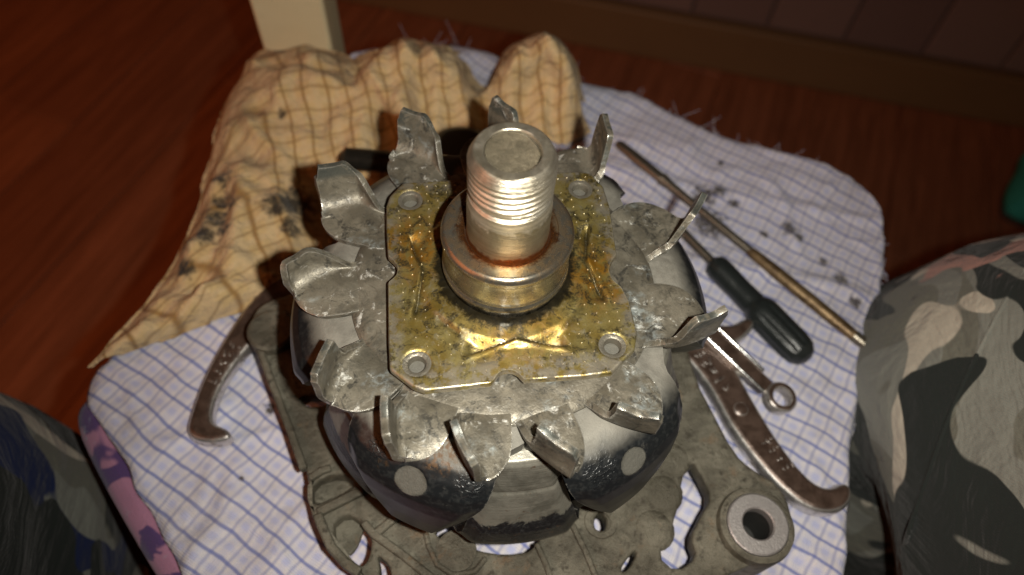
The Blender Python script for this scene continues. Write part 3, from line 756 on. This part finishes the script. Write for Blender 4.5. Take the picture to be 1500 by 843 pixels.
for i_, v_ in enumerate(plate.data.vertices):
    x_, y_ = v_.co.x*1000, v_.co.y*1000
    at_.data[i_].value = plate_h(x_, y_, True)[1] if math.hypot(x_, y_) > 13 else 0
cu_ = obj('cutter', cut, 'zinc')
md = plate.modifiers.new('b', 'BOOLEAN'); md.object = cu_; md.operation = 'DIFFERENCE'; md.solver = 'EXACT'
dg = bpy.context.evaluated_depsgraph_get()
nm = bpy.data.meshes.new_from_object(plate.evaluated_get(dg)); plate.modifiers.clear(); plate.data = nm
cm = cu_.data; bpy.data.objects.remove(cu_); bpy.data.meshes.remove(cm)
for hx, hy in HOLES:
    o = obj('rivet', MB().lathe([(1.75, -2.6), (1.75, -1.0), (2.0, -.42), (2.5, -.18), (3.1, -.22), (3.25, -.5), (3.3, -.8)], 32, (hx, hy)), 'rivet', plate)
    obj('hole_floor', MB().lathe([(0.05, -2.3), (1.2, -2.25), (1.8, -2.35)], 24, (hx, hy), True), 'spot', o)
dots = MB()
for i in range(-11, 12):
    for j in range(-11, 12):
        x = i*2.35+.1*random.uniform(-1, 1); y = j*2.35+.1*random.uniform(-1, 1)
        r = math.hypot(x, y); th = math.atan2(y, x)
        if r < 18 or r > ray(th)-1.6 or min(math.hypot(x-a, y-b) for a, b in HOLES) < 3.9: continue
        if abs(plate_h(x, y)) > .6 and random.random() < .75: continue
        if random.random() < .2: continue
        z = plate_h(x, y); rr = random.uniform(.15, .27)
        dots.lathe([(rr*1.5, z-.12), (rr, z+.10), (rr*.45, z+.27), (.02, z+.30)], 8, (x, y))
o = obj('dimple', dots, 'zinc', plate); o['kind'] = 'stuff'
obj('bearing_seat', MB().lathe([(13, -1.9), (22.5, -1.9), (22.5, -6.6), (13, -6.6)], 64), 'fan', rotor)

# fan: disc and twelve blades
fan = obj('fan_disc', MB().lathe([(12, -4.95), (26, -5.0), (33.5, -5.1), (35.4, -5.6), (36, -6.2), (36, -7.0), (12, -7.0)], 96), 'fan', rotor)
TIPS = [-145, -121, -101, -79, -55, -20, 18, 57, 91, 121, 152, 180]
HMAX = [10, 11, 11.5, 12, 12, 13.5, 14, 14, 13, 13, 12.5, 7.5]
CLIP = [.2, .15, .15, .15, .15, .2, .1, .1, .3, .25, .3, .45]
STEP0 = [.36, .385, .385, .385, .385, .30, .25, .25, .2, .16, .16, .12]
STEP1 = [.46, .445, .445, .445, .445, .50, .50, .50, .5, .62, .62, .66]
BEND = [1.8, 1.4, 1.3, 1.3, 1.4, 2.2, 2.0, 2.0, 2.6, 4, 4.5, 4.0]
FACT = [1.05, .85, .72, .62, 1.15, 1.4, 1.4, 1.1, 1.0, .72, .66, .95]
def U(a): return Vector((math.cos(R_(a)), math.sin(R_(a))))
for i, th in enumerate(TIPS):
    nxt = TIPS[(i+1) % 12]; kk = FACT[i]
    rnd = random.Random(i*13+5)
    beta = 28+rnd.uniform(-3, 3); rT = 48.0+rnd.uniform(-.5, .5); Lb = 16.5
    d = U(th+beta); T = U(th)*rT; nrm = Vector((d.y, -d.x)); I = T-d*Lb
    Ecv = [(27.5, 8.5), (33, 9.2), (38, 9.4), (42, 8.6), (45, 6.4), (47.2, 3.4), (48.3, .6)]
    hmax = HMAX[i]; lean = R_(87+rnd.uniform(-6, 6)); lift = rnd.uniform(-.4, .5)
    NA, NB, NCV, NH = 56, 14, 7, 8
    def spine(a):
        p = I+d*(Lb*a)+nrm*(1.0*math.sin(PI*a)-.2)
        return p
    rowsT = []
    for ia in range(NA+1):
        a = ia/NA; F = spine(a)
        rr, ao = cat(Ecv, a*6); Ep = U(th+ao*kk)*rr
        if a > .9: Ep = Ep.lerp(T+U(th)*.6, (a-.9)/.1*.75)
        base = -4.95-.75*(1-sstep(a, 0, .30))
        prof_ = []
        for ib in range(NB+1):
            b = ib/NB; p = Ep.lerp(F, b)
            z = base+lift*a+.55*math.sin(PI*b)*a*(1 if i % 2 else -.6)+.25*nz(p.x*.16, p.y*.16, i)-.5*(1-b)**3*sstep(a, .2, .7)
            prof_.append(Vector((p.x, p.y, z)))
        h = hmax*(.24*sstep(a, .04, .40)+.76*sstep(a, STEP0[i], STEP1[i]))*(1-.10*sstep(a, .5, .8)+.10*sstep(a, .55, 1))
        h *= 1-CLIP[i]*(sstep(a, .93, 1.0) if CLIP[i] < .5 else sstep(a, .5, 1.0))
        rb_ = min(BEND[i], h*.5); z0 = prof_[-1].z
        for ic in range(1, NCV+1):
            g = lean*ic/NCV
            q = F+nrm*(rb_*math.sin(g)); prof_.append(Vector((q.x, q.y, z0+rb_*(1-math.cos(g)))))
        last_ = prof_[-1]; hl = max(.05, h-rb_)
        for ih in range(1, NH+1):
            t = ih/NH*hl; ndir = nrm*math.cos(lean)
            bow = .15*math.sin(PI*ih/NH)*min(1, h/6)
            wob = .30*nz(a*1.6, .2, i*3)*ih/NH*min(1, h/6)
            prof_.append(Vector((last_.x+ndir.x*t-nrm.x*(bow+wob), last_.y+ndir.y*t-nrm.y*(bow+wob), last_.z+math.sin(lean)*t+.35*nz(a*5, i*2)*(ih/NH)*min(1, h/6))))
        rowsT.append(prof_)
    obj('fan_blade', MB().grid(rowsT), 'fan', fan, solid=1.5, sharp=60, bevel=.3, seg=2, origin=(T.x, T.y, -5), fixn=False)

# claw pole, front: a disc with six claws folded over
def lin_key(key, t):
    for (a, *va), (b, *vb) in zip(key, key[1:]):
        if a <= t <= b:
            f = (t-a)/(b-a); return [x+(y-x)*f for x, y in zip(va, vb)]
    return list(key[-1][1:])
CL = [(0, 20, -7.2, 30), (.20, 36, -7.2, 30), (.26, 39.6, -7.25, 29.6), (.29, 41.2, -7.4, 24.5), (.34, 43, -7.9, 22.4), (.40, 46, -9.2, 21.6), (.48, 48.6, -11.2, 21.0), (.56, 50.6, -14.2, 20.0), (.64, 51.9, -17.8, 18.4), (.74, 52.6, -22.5, 15.6), (.86, 52.8, -29, 12.0), (1, 52.6, -37.5, 7.8)]
front = MB(); NS, NTH = 88, 56
SPOTS = []
for px, py, z, r in ((600, 705, -12.2, 3.5), (933, 678, -12.2, 3.2)):
    x, y, _ = at(px, py, z); rad = math.hypot(x, y); SPOTS.append((Vector((x/rad*50.0, y/rad*50.0, -12.9)), Vector((x/rad*.74, y/rad*.74, .67)).normalized(), r))
def drilled(p):
    p = Vector(p)
    for c_, n_, r in SPOTS:
        q = p-c_
        if q.length < 8:
            d = q.dot(n_); l = (q-n_*d).length
            if l < r+.9: p = p-n_*((d+.62)*(1-sstep(l, r-.25, r+.35)))
    return tuple(p)
SPOT_MARKS = [(tuple(c_), r) for c_, n_, r in SPOTS]
for c_ in range(6):
    a0 = -120+60*c_
    outer, inner = [], []
    for i in range(NS+1):
        t = i/NS; r, z, wv_ = lin_key(CL, t)
        ro, ri = [], []
        for j in range(NTH+1):
            f = j/NTH*2-1; ang = a0+f*wv_
            sd = sstep(abs(f), .72, 1.0)*sstep(t, .30, .55)
            rr = r-sd*1.3; zz = z-sd*1.0*sstep(t, .75, .4)
            th_ = 8.5-3.5*sstep(t, .3, 1)
            u = U(ang)
            ro.append(drilled((u.x*rr, u.y*rr, zz+.05*nz(u.x*rr*.3, u.y*rr*.3))))
            k = sstep(t, .26, .6)
            ri.append((u.x*(rr-th_*k-(0 if t < .24 else 1.0)), u.y*(rr-th_*k-(0 if t < .24 else 1.0)), zz-th_*(1-k)-.0))
        outer.append(ro); inner.append(ri)
    front.grid(outer); front.grid(inner[::-1])
    front.grid([[outer[i][0] for i in range(NS+1)], [inner[i][0] for i in range(NS+1)]])
    front.grid([[inner[i][-1] for i in range(NS+1)], [outer[i][-1] for i in range(NS+1)]])
    front.grid([outer[-1], inner[-1]])
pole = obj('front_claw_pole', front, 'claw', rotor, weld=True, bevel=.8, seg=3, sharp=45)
# rear claw pole: fingers standing between the front claws
CLR = [(0, 38.6, -13.2, 8.6), (.10, 41.2, -13.6, 9.2), (.16, 42.2, -14.8, 9.7), (.40, 44.4, -23.6, 11.8), (.44, 44.3, -24.6, 12.2), (.48, 45.0, -25.6, 12.6), (.72, 48.4, -35.8, 15.2), (.80, 49.8, -39.6, 16.2), (.88, 50.6, -44.5, 17.2), (.94, 49.8, -49.5, 19), (1, 45, -54.5, 24)]
rear = MB()
for c_ in range(6):
    a0 = -90+60*c_; outer, inner = [], []
    for i in range(NS+1):
        t = i/NS; r, z, wv_ = lin_key(CLR, t); ro, ri = [], []
        for j in range(NTH+1):
            f = j/NTH*2-1; ang = a0+f*wv_; sd = sstep(abs(f), .70, 1.0)
            u = U(ang); rr = r-sd*1.8
            ro.append((u.x*rr, u.y*rr, z)); k_ = 5+3*sstep(t, .2, .9)
            ri.append((u.x*(r-k_), u.y*(r-k_), z-(1.2 if t < .12 else 0)))
        outer.append(ro); inner.append(ri)
    rear.grid(outer); rear.grid(inner[::-1]); rear.grid([outer[-1], inner[-1]]); rear.grid([inner[0], outer[0]])
    rear.grid([[outer[i][0] for i in range(NS+1)], [inner[i][0] for i in range(NS+1)]])
    rear.grid([[inner[i][-1] for i in range(NS+1)], [outer[i][-1] for i in range(NS+1)]])
rear.lathe([(10, -46), (44, -46), (45.5, -51), (43, -56), (10, -57)], 72)
obj('rear_claw_pole', rear, 'rear', rotor, weld=True, bevel=.6, seg=2, sharp=45)
obj('rotor_coil', MB().lathe([(16, -15), (33.5, -15), (34.5, -17), (34.5, -44), (16, -45)], 64), 'blacksteel', rotor)

# ------------------------------------------------------------------ alternator end shield under the rotor
ZB = -64.0
br = thing('end_shield', 'dirty cast aluminium alternator end shield lying under the rotor', 'end shield', (0, -20, CLOTH))
OUT = [(366, 480), (372, 455), (392, 440), (425, 432), (480, 400), (600, 330), (760, 310), (900, 330), (985, 400), (1005, 500), (1022, 560), (1042, 598), (1076, 664), (1106, 690), (1140, 708), (1160, 745), (1160, 785), (1140, 815), (1105, 826), (1060, 845), (1010, 880), (900, 925), (760, 945), (640, 925), (560, 880), (524, 842), (498, 806), (470, 772), (452, 750), (452, 700), (436, 655), (412, 600), (386, 530)]
H1 = [(1014, 672), (1030, 700), (1043, 728), (1026, 758), (1012, 788), (1023, 816), (991, 838), (964, 814), (984, 782), (990, 752), (1003, 724), (997, 708)]
H2 = [(880+9*math.cos(a), 765+14*math.sin(a)) for a in [2*PI*k/16 for k in range(16)]]
H3 = [(930, 805), (934, 811), (921, 834), (911, 838), (912, 828)]
H4 = [(632, 776), (662, 762), (720, 752), (796, 772), (784, 806), (742, 813), (698, 806), (676, 795), (655, 797)]
H5 = [(524, 790), (536, 800), (538, 812), (528, 830), (522, 812)]
H6 = [(552, 812), (570, 826), (574, 850), (556, 850), (556, 828)]
P1 = [(456, 706), (498, 692), (524, 708), (500, 724), (466, 738), (456, 736)]
P2 = [(482, 772), (506, 750), (530, 766), (545, 786), (541, 818), (528, 832), (508, 812)]
H7 = [(438, 578), (480, 576), (480, 594), (446, 596)]
bush_c = at2(1108, 770, ZB+2)
slab = plate2d([pxpoly(OUT, ZB, 1)]+[pxpoly(h, ZB, 1) for h in (H1, H3, H4, P1, P2, H6, H7)]+[pxpoly(H2, ZB)]+[disc((0, 0), 20, 40), disc(bush_c, 6.0, 24)], ZB-7, ZB, 1.0)
body = obj('shield_body', slab, 'cast', br, sharp=40)
obj('pocket_floor', MB().prism(pxpoly([(452, 700), (500, 684), (532, 706), (500, 732), (458, 744)], ZB-6, 1), ZB-6.9, ZB-5.4), 'cast', body, bevel=.4)
obj('pocket_floor', MB().prism(pxpoly([(478, 770), (506, 744), (536, 762), (530, 788), (522, 806), (510, 818)], ZB-6, 1), ZB-6.8, ZB-5.2), 'cast', body, bevel=.4)
obj('rim_foot', MB().lathe([(24, ZB-6.5), (24, CLOTH+1.6), (30, CLOTH+1.6), (30, ZB-6.5)], 48, (0, 2)), 'cast', br)
bs = obj('bush_boss', MB().lathe([(9.0, CLOTH+1.8), (10.2, CLOTH+1.8), (10.6, -63), (10.2, -61.2), (9.3, -60.8), (8.6, -60.9), (8.6, CLOTH+1.8)], 48, bush_c), 'cast', br)
bu = obj('steel_bush', MB().lathe([(8.5, -63), (8.4, -60.5), (8.0, -60.2), (4.6, -60.2), (4.2, -60.6), (4.15, -78), (0.05, -78)], 48, bush_c), 'bush', br)
obj('bore', MB().lathe([(4.12, -63.2), (4.1, -76), (.05, -76)], 32, bush_c), 'bore', bu)  # black liner that puts the hole's shade in as colour
lug = at2(396, 482, -60)
obj('lug', MB().lathe([(7.2, CLOTH+2), (7.2, -60.5), (6.6, -59.8), (5.4, -59.6), (4.6, -59.9), (0.05, -60.0)], 40, lug), 'cast', br)
def rib(pts, w_, h_, z=ZB):
    P = [Vector(at2(x, y, z+h_)) for x, y in pts]; L, Rr = [], []
    for i, p in enumerate(P):
        t = (P[min(i+1, len(P)-1)]-P[max(i-1, 0)]).normalized(); nn = Vector((-t.y, t.x))*w_/2
        L.append(tuple(p+nn)); Rr.append(tuple(p-nn))
    obj('rib', MB().prism(L+Rr[::-1], z-1.5, z+h_), 'cast', body, bevel=.55, seg=2)
rib([(532, 716), (500, 732), (464, 750)], 2.4, 2.2)
rib([(452, 700), (470, 688), (484, 684)], 2.0, 1.8)
rib([(464, 752), (470, 768), (484, 800), (506, 824), (526, 838)], 2.6, 2.6)
rib([(532, 764), (548, 782), (590, 812), (632, 846), (680, 880)], 2.2, 2.0)
rib([(580, 756), (548, 782)], 2.2, 1.9)
rib([(838, 766), (858, 806), (876, 850), (890, 890)], 1.6, 1.6)
rib([(786, 795), (800, 825), (812, 860)], 1.6, 1.6)
rib([(376, 500), (400, 566), (424, 628), (444, 686)], 2.2, 2.0)
rib([(620, 764), (628, 800), (640, 826), (664, 842), (696, 836), (712, 816)], 1.5, 1.4)
for (px, py, rr) in ((985, 672, 4.2), (972, 722, 4.4), (958, 775, 4.6), (938, 715, 4.0)):
    c = at2(px, py, ZB)
    obj('cast_knuckle', MB().lathe([(rr*1.3, ZB-1), (rr*1.1, ZB+.05), (rr*.9, ZB+.35), (rr*.6, ZB+.6), (rr*.3, ZB+.72), (.03, ZB+.75)], 20, c), 'cast', body)
c = at2(668, 808, ZB); obj('cast_pad', MB().lathe([(5.6, ZB-1), (5.4, ZB+.7), (5.0, ZB+.9), (.03, ZB+.9)], 32, c), 'cast', body)
c = at2(880, 765, ZB); obj('hole_rim', MB().lathe([(2.5, ZB-1), (2.6, ZB+.35), (3.0, ZB+.6), (4.4, ZB+.5), (4.8, ZB-.5)], 32, c), 'cast', body)
obj('bearing_pocket', MB().lathe([(20.3, ZB+.5), (19.9, ZB+.5), (18, ZB-2), (18, ZB-12), (7.5, ZB-12), (7.5, ZB-13), (20.3, ZB-13)], 48), 'cast', br)

# ------------------------------------------------------------------ gear puller lying behind and under
ZJ = -75.5
gp = thing('gear_puller', 'brownish plated gear puller with curved jaws and black screw spread under the rotor', 'gear puller', (0, 70, CLOTH))
def jaw(px, z0=ZJ-6.3, z1=ZJ, it=2, extra=None):
    return obj('jaw', plate2d([pxpoly(px, z1, it)], z0, z1, 1.9), 'tool', gp, sharp=40)
jl = jaw([(404, 400), (372, 432), (346, 466), (318, 510), (293, 560), (277, 606), (270, 634), (288, 646), (318, 648), (340, 641), (332, 626), (312, 620), (310, 604), (318, 574), (338, 540), (364, 506), (392, 480), (440, 456), (450, 410)])
jr = jaw([(1008, 468), (1056, 490), (1088, 556), (1114, 602), (1150, 658), (1186, 702), (1214, 716), (1236, 704), (1252, 716), (1246, 742), (1216, 754), (1180, 744), (1138, 710), (1098, 662), (1068, 620), (1048, 580), (1018, 536), (984, 506), (950, 470)])
jh = jaw([(1010, 462), (1046, 472), (1072, 476), (1098, 462), (1110, 474), (1086, 500), (1058, 508), (1024, 500)])
c = at2(1085, 600, ZJ); obj('pivot_pin', MB().lathe([(2.4, ZJ-.5), (2.3, ZJ+.5), (1.7, ZJ+.9), (.03, ZJ+1.0)], 24, c), 'tool', jr)
em = MB()
def marks(p0, p1, nrow, ncol, w_):
    a, b = Vector(at2(*p0, ZJ)), Vector(at2(*p1, ZJ)); t = (b-a); tn = t.normalized(); nn = Vector((-tn.y, tn.x))
    for i in range(ncol):
        for j in range(nrow):
            if random.random() < .15: continue
            c_ = a+t*(i+.5)/ncol+nn*(j-(nrow-1)/2)*w_
            em.box((c_.x+random.uniform(-.3, .3), c_.y+random.uniform(-.3, .3), ZJ+.08), (t.length/ncol*random.uniform(.3, .75), w_*random.uniform(.25, .6), .4), math.atan2(tn.y, tn.x)+random.choice((0, .5, -.6, 1.57))+random.uniform(-.2, .2))
marks((1022, 514), (1066, 576), 3, 5, 1.5); marks((1120, 640), (1160, 690), 3, 4, 1.5)
o = obj('embossed_marks', em, 'tool', jr, bevel=.15, seg=1); o['kind'] = 'stuff'
em = MB(); marks((346, 500), (312, 566), 3, 5, 1.5)
o = obj('embossed_marks', em, 'tool', jl, bevel=.15, seg=1); o['kind'] = 'stuff'
yk = at2(672, 212, -66)
yoke = obj('yoke', MB().prism(smoothpoly([(yk[0]-11, yk[1]-9), (yk[0]+9, yk[1]-11), (yk[0]+13, yk[1]+4), (yk[0]+3, yk[1]+10), (yk[0]-9, yk[1]+8)], 2), -79, -64), 'blacksteel', gp, bevel=3)
for tgt in (at2(430, 425, ZJ), at2(985, 490, ZJ)):
    ang = math.atan2(tgt[1]-yk[1], tgt[0]-yk[0]); L = math.hypot(tgt[0]-yk[0], tgt[1]-yk[1])
    cx_ = ((tgt[0]+yk[0])/2, (tgt[1]+yk[1])/2, ZJ-3.6)
    if tgt[0] < 0: obj('link_arm', MB().box(cx_, (L, 8, 5), ang), 'tool', gp, bevel=.8)
    else:
        mid = (44, 62)
        for a_, b_ in ((yk, mid), (mid, tgt)):
            ang = math.atan2(b_[1]-a_[1], b_[0]-a_[0]); L = math.hypot(b_[0]-a_[0], b_[1]-a_[1])
            obj('link_arm', MB().box(((a_[0]+b_[0])/2, (a_[1]+b_[1])/2, ZJ-3.6-(.1 if a_ is yk else 0)), (L+4, 8, 5), ang), 'tool', gp, bevel=.8)
sp = [Vector(at(497, 232, -62)), Vector(at(640, 243, -64))]
sd_ = (sp[1]-sp[0]).normalized(); L = (sp[1]-sp[0]).length
pts, rad = [sp[0], sp[0]+sd_*.6, sp[0]+sd_*2.2], [1.2, 2.0, 3.6]
kx = 2.6
while kx < L*.52:
    pts += [sp[0]+sd_*kx, sp[0]+sd_*(kx+.55)]; rad += [4.35, 3.7]; kx += 1.25
pts += [sp[0]+sd_*(kx+.3), sp[1]]; rad += [4.2, 4.2]
obj('forcing_screw', MB().tube(pts, rad, 24), 'blacksteel', gp, sharp=60)

# ------------------------------------------------------------------ hand tools on the right
zc = CLOTH+6.6
def along(p0, p1, z0, z1=None):
    a, b = Vector(at(*p0, z0)), Vector(at(*p1, z0 if z1 is None else z1)); return a, b, (b-a).normalized()
sd = thing('screwdriver', 'screwdriver with fluted black plastic handle beside the gear puller jaw', 'screwdriver', (*at2(1110, 450, CLOTH), CLOTH))
a, b, t = along((1043, 384), (1184, 528), zc); L = (b-a).length
hp = [(0, 2.6), (.03, 4.2), (.08, 4.7), (.30, 4.4), (.46, 4.6), (.50, 5.6), (.54, 6.1), (.85, 6.0), (.93, 5.4), (.98, 3.6), (1, 1.6)]
rows = []; side_ = t.cross(Vector((0, 0, 1))).normalized(); up_ = side_.cross(t).normalized()
hp2 = []
for (f0, r0), (f1, r1) in zip(hp, hp[1:]):
    for q in range(5): hp2.append((f0+(f1-f0)*q/5, r0+(r1-r0)*q/5))
hp2.append(hp[-1])
for f, r in hp2:
    row = []
    for k in range(72):
        an = 2*PI*k/72; fl_ = .5*max(0, math.cos(an*8))**2*sstep(f, .53, .58)*(1-sstep(f, .88, .94))
        rr = r-fl_; row.append(a+t*(L*f)+(side_*math.cos(an)+up_*math.sin(an))*rr)
    rows.append(row)
mb = MB().grid(rows, closed_u=True); mb.f.append(tuple(reversed(range(72)))); mb.f.append(tuple(len(mb.v)-72+k for k in range(72)))
obj('handle', mb, 'handle', sd, sharp=50)
s0 = a-t*16
obj('shank', MB().tube([s0, a+t*2], 1.7, 16), 'rodsteel', sd)
obj('tip', MB().prism([tuple((s0+side_*w_+t*q)[:2]) for q, w_ in ((2, -1.7), (-8, -2.4), (-8, 2.4), (2, 1.7))], zc-.7, zc+.7), 'rodsteel', sd, bevel=.2)

pr = thing('steel_drift', 'long thin steel rod with brass coloured sleeve lying beyond the black screwdriver', 'rod', (*at2(1090, 360, CLOTH), CLOTH))
zr = CLOTH+4.2
a, b, t = along((905, 210), (1278, 514), zr); L = (b-a).length
obj('rod', MB().tube([a+t*L*.20, a+t*L*.235, a+t*L*.35, a+t*L*.585], [2.7, 2.0, 1.7, 1.75], 18), 'rodsteel', pr)
obj('flat_tip', MB().tube([a, a+t*1.5, a+t*L*.08, a+t*L*.195, a+t*L*.22], [1.6, 2.2, 2.5, 2.4, 1.9], 18, flat=.75), 'rodsteel', pr, sharp=45)
obj('sleeve', MB().tube([a+t*L*.56, a+t*L*.575, a+t*L*.66, a+t*L*.80, a+t*L*.90, a+t*L*.95], [1.8, 2.1, 2.5, 2.5, 2.4, 2.0], 24, flat=.9), 'brass', pr)
obj('end_tip', MB().tube([a+t*L*.94, a+t*L*.96, a+t*L*1.0], [2.3, 2.2, 1.7], 16), 'rodsteel', pr)

wr = thing('ring_wrench', 'small brown and chrome ring wrench lying between the jaw and the screwdriver', 'wrench', (*at2(1143, 583, CLOTH), CLOTH))
def wpt(f, s_, h_):
    A_ = Vector((*at2(1143, 583, -77), -77.5)); B_ = Vector((*at2(1010, 460, -72), -71.5)); t_ = (B_-A_).normalized(); sd2 = t_.cross(Vector((0, 0, 1))).normalized(); u2 = sd2.cross(t_)
    return A_+t_*f+sd2*s_+u2*h_
rows = []
for i in range(41):
    an = 2*PI*i/40
    rows.append([wpt(math.cos(an)*r, math.sin(an)*r, h_) for r, h_ in ((3.1, -2.2), (3.0, 1.6), (3.4, 2.2), (4.6, 2.2), (5.2, 1.5), (5.2, -1.8), (4.6, -2.3))])
ringo = obj('ring_end', MB().grid(rows, closed_u=True), 'tool', wr, weld=True, sharp=50)
sh = MB()
def wbar(s0_, s1_, h0, h1, f0, f1, taper=1):
    V = [wpt(f, s_*(taper if f == f1 else 1), h_) for f in (f0, f1) for s_, h_ in ((s0_, h0), (s1_, h0), (s1_, h1), (s0_, h1))]
    return V, [(0, 1, 2, 3), (7, 6, 5, 4), (0, 4, 5, 1), (1, 5, 6, 2), (2, 6, 7, 3), (3, 7, 4, 0)]
sh.add(*wbar(-2.6, 2.6, -1.6, .6, 4.6, 42))
obj('shank', sh, 'tool', wr, bevel=.5)
for s0_, s1_, f0 in ((-3.6, -2.3, 5.0), (2.3, 3.6, 9.5)):
    obj('shank_edge', MB().add(*wbar(s0_, s1_, -1.8, 1.5, f0, 42)), 'chrome', wr, bevel=.55, seg=3)

# ------------------------------------------------------------------ the photographer's legs either side
per = thing('person', 'person in grey camouflage trousers sitting with knees either side of the stool', 'person', (0, -300, FLOOR))
V_ = [(0, -430, -40), (105, -400, -50), (176, -200, -60), (190, -46, -66), (196, -6, -72), (184, 0, -300), (172, 0, -480), (172, 60, -515),
      (-105, -400, -55), (-196, -200, -70), (-206, -50, -78), (-208, -12, -92), (-200, -20, -300), (-190, -20, -480), (-190, 40, -515)]
E_ = [(0, 1), (1, 2), (2, 3), (3, 4), (4, 5), (5, 6), (6, 7), (0, 8), (8, 9), (9, 10), (10, 11), (11, 12), (12, 13), (13, 14)]
RAD = [110, 98, 82, 72, 66, 60, 48, 40, 98, 82, 72, 66, 60, 48, 40]
me = bpy.data.meshes.new('trousers'); base = per.location
me.from_pydata([W(p)-base for p in V_], E_, [])
po = bpy.data.objects.new('trousers', me); COL.objects.link(po); po.parent = per
md = po.modifiers.new('skin', 'SKIN'); md.use_smooth_shade = True
for i, sv in enumerate(me.skin_vertices[0].data): sv.radius = (RAD[i]*S*1.12, RAD[i]*S*1.12); sv.use_root = (i == 0)
md = po.modifiers.new('sub', 'SUBSURF'); md.levels = 3; md.render_levels = 3
me.materials.append(MAT['camo'])
tx = bpy.data.textures.new('creases', 'CLOUDS'); tx.noise_scale = .075; tx.noise_depth = 2
md = po.modifiers.new('creases', 'DISPLACE'); md.texture = tx; md.texture_coords = 'GLOBAL'; md.strength = .016; md.mid_level = .5
# the trouser leg's sewn seam, found on the cloth itself
dg = bpy.context.evaluated_depsgraph_get(); dg.update(); ev = po.evaluated_get(dg); inv = po.matrix_world.inverted() if False else Matrix.Translation(-per.location)
hits = []
for px, py in ((1306, 880), (1312, 843), (1326, 795), (1343, 745), (1362, 690), (1382, 635), (1404, 580), (1432, 520), (1466, 455), (1502, 395), (1540, 330)):
    d = RX*((px-750)/FPX)+RY*((py-421.5)/FPX)+RZ
    ok, loc, nrm_, fi = ev.ray_cast(inv @ W(CAM), d.normalized())
    if ok: hits.append((loc+per.location)/S-Vector((0, 0, ZO)))
if len(hits) > 3:
    fine = []
    for i in range((len(hits)-1)*8+1): fine.append(Vector(cat([tuple(h) for h in hits], i/8)))
    obj('seam', MB().tube(fine, .75, 8), 'camo', per)
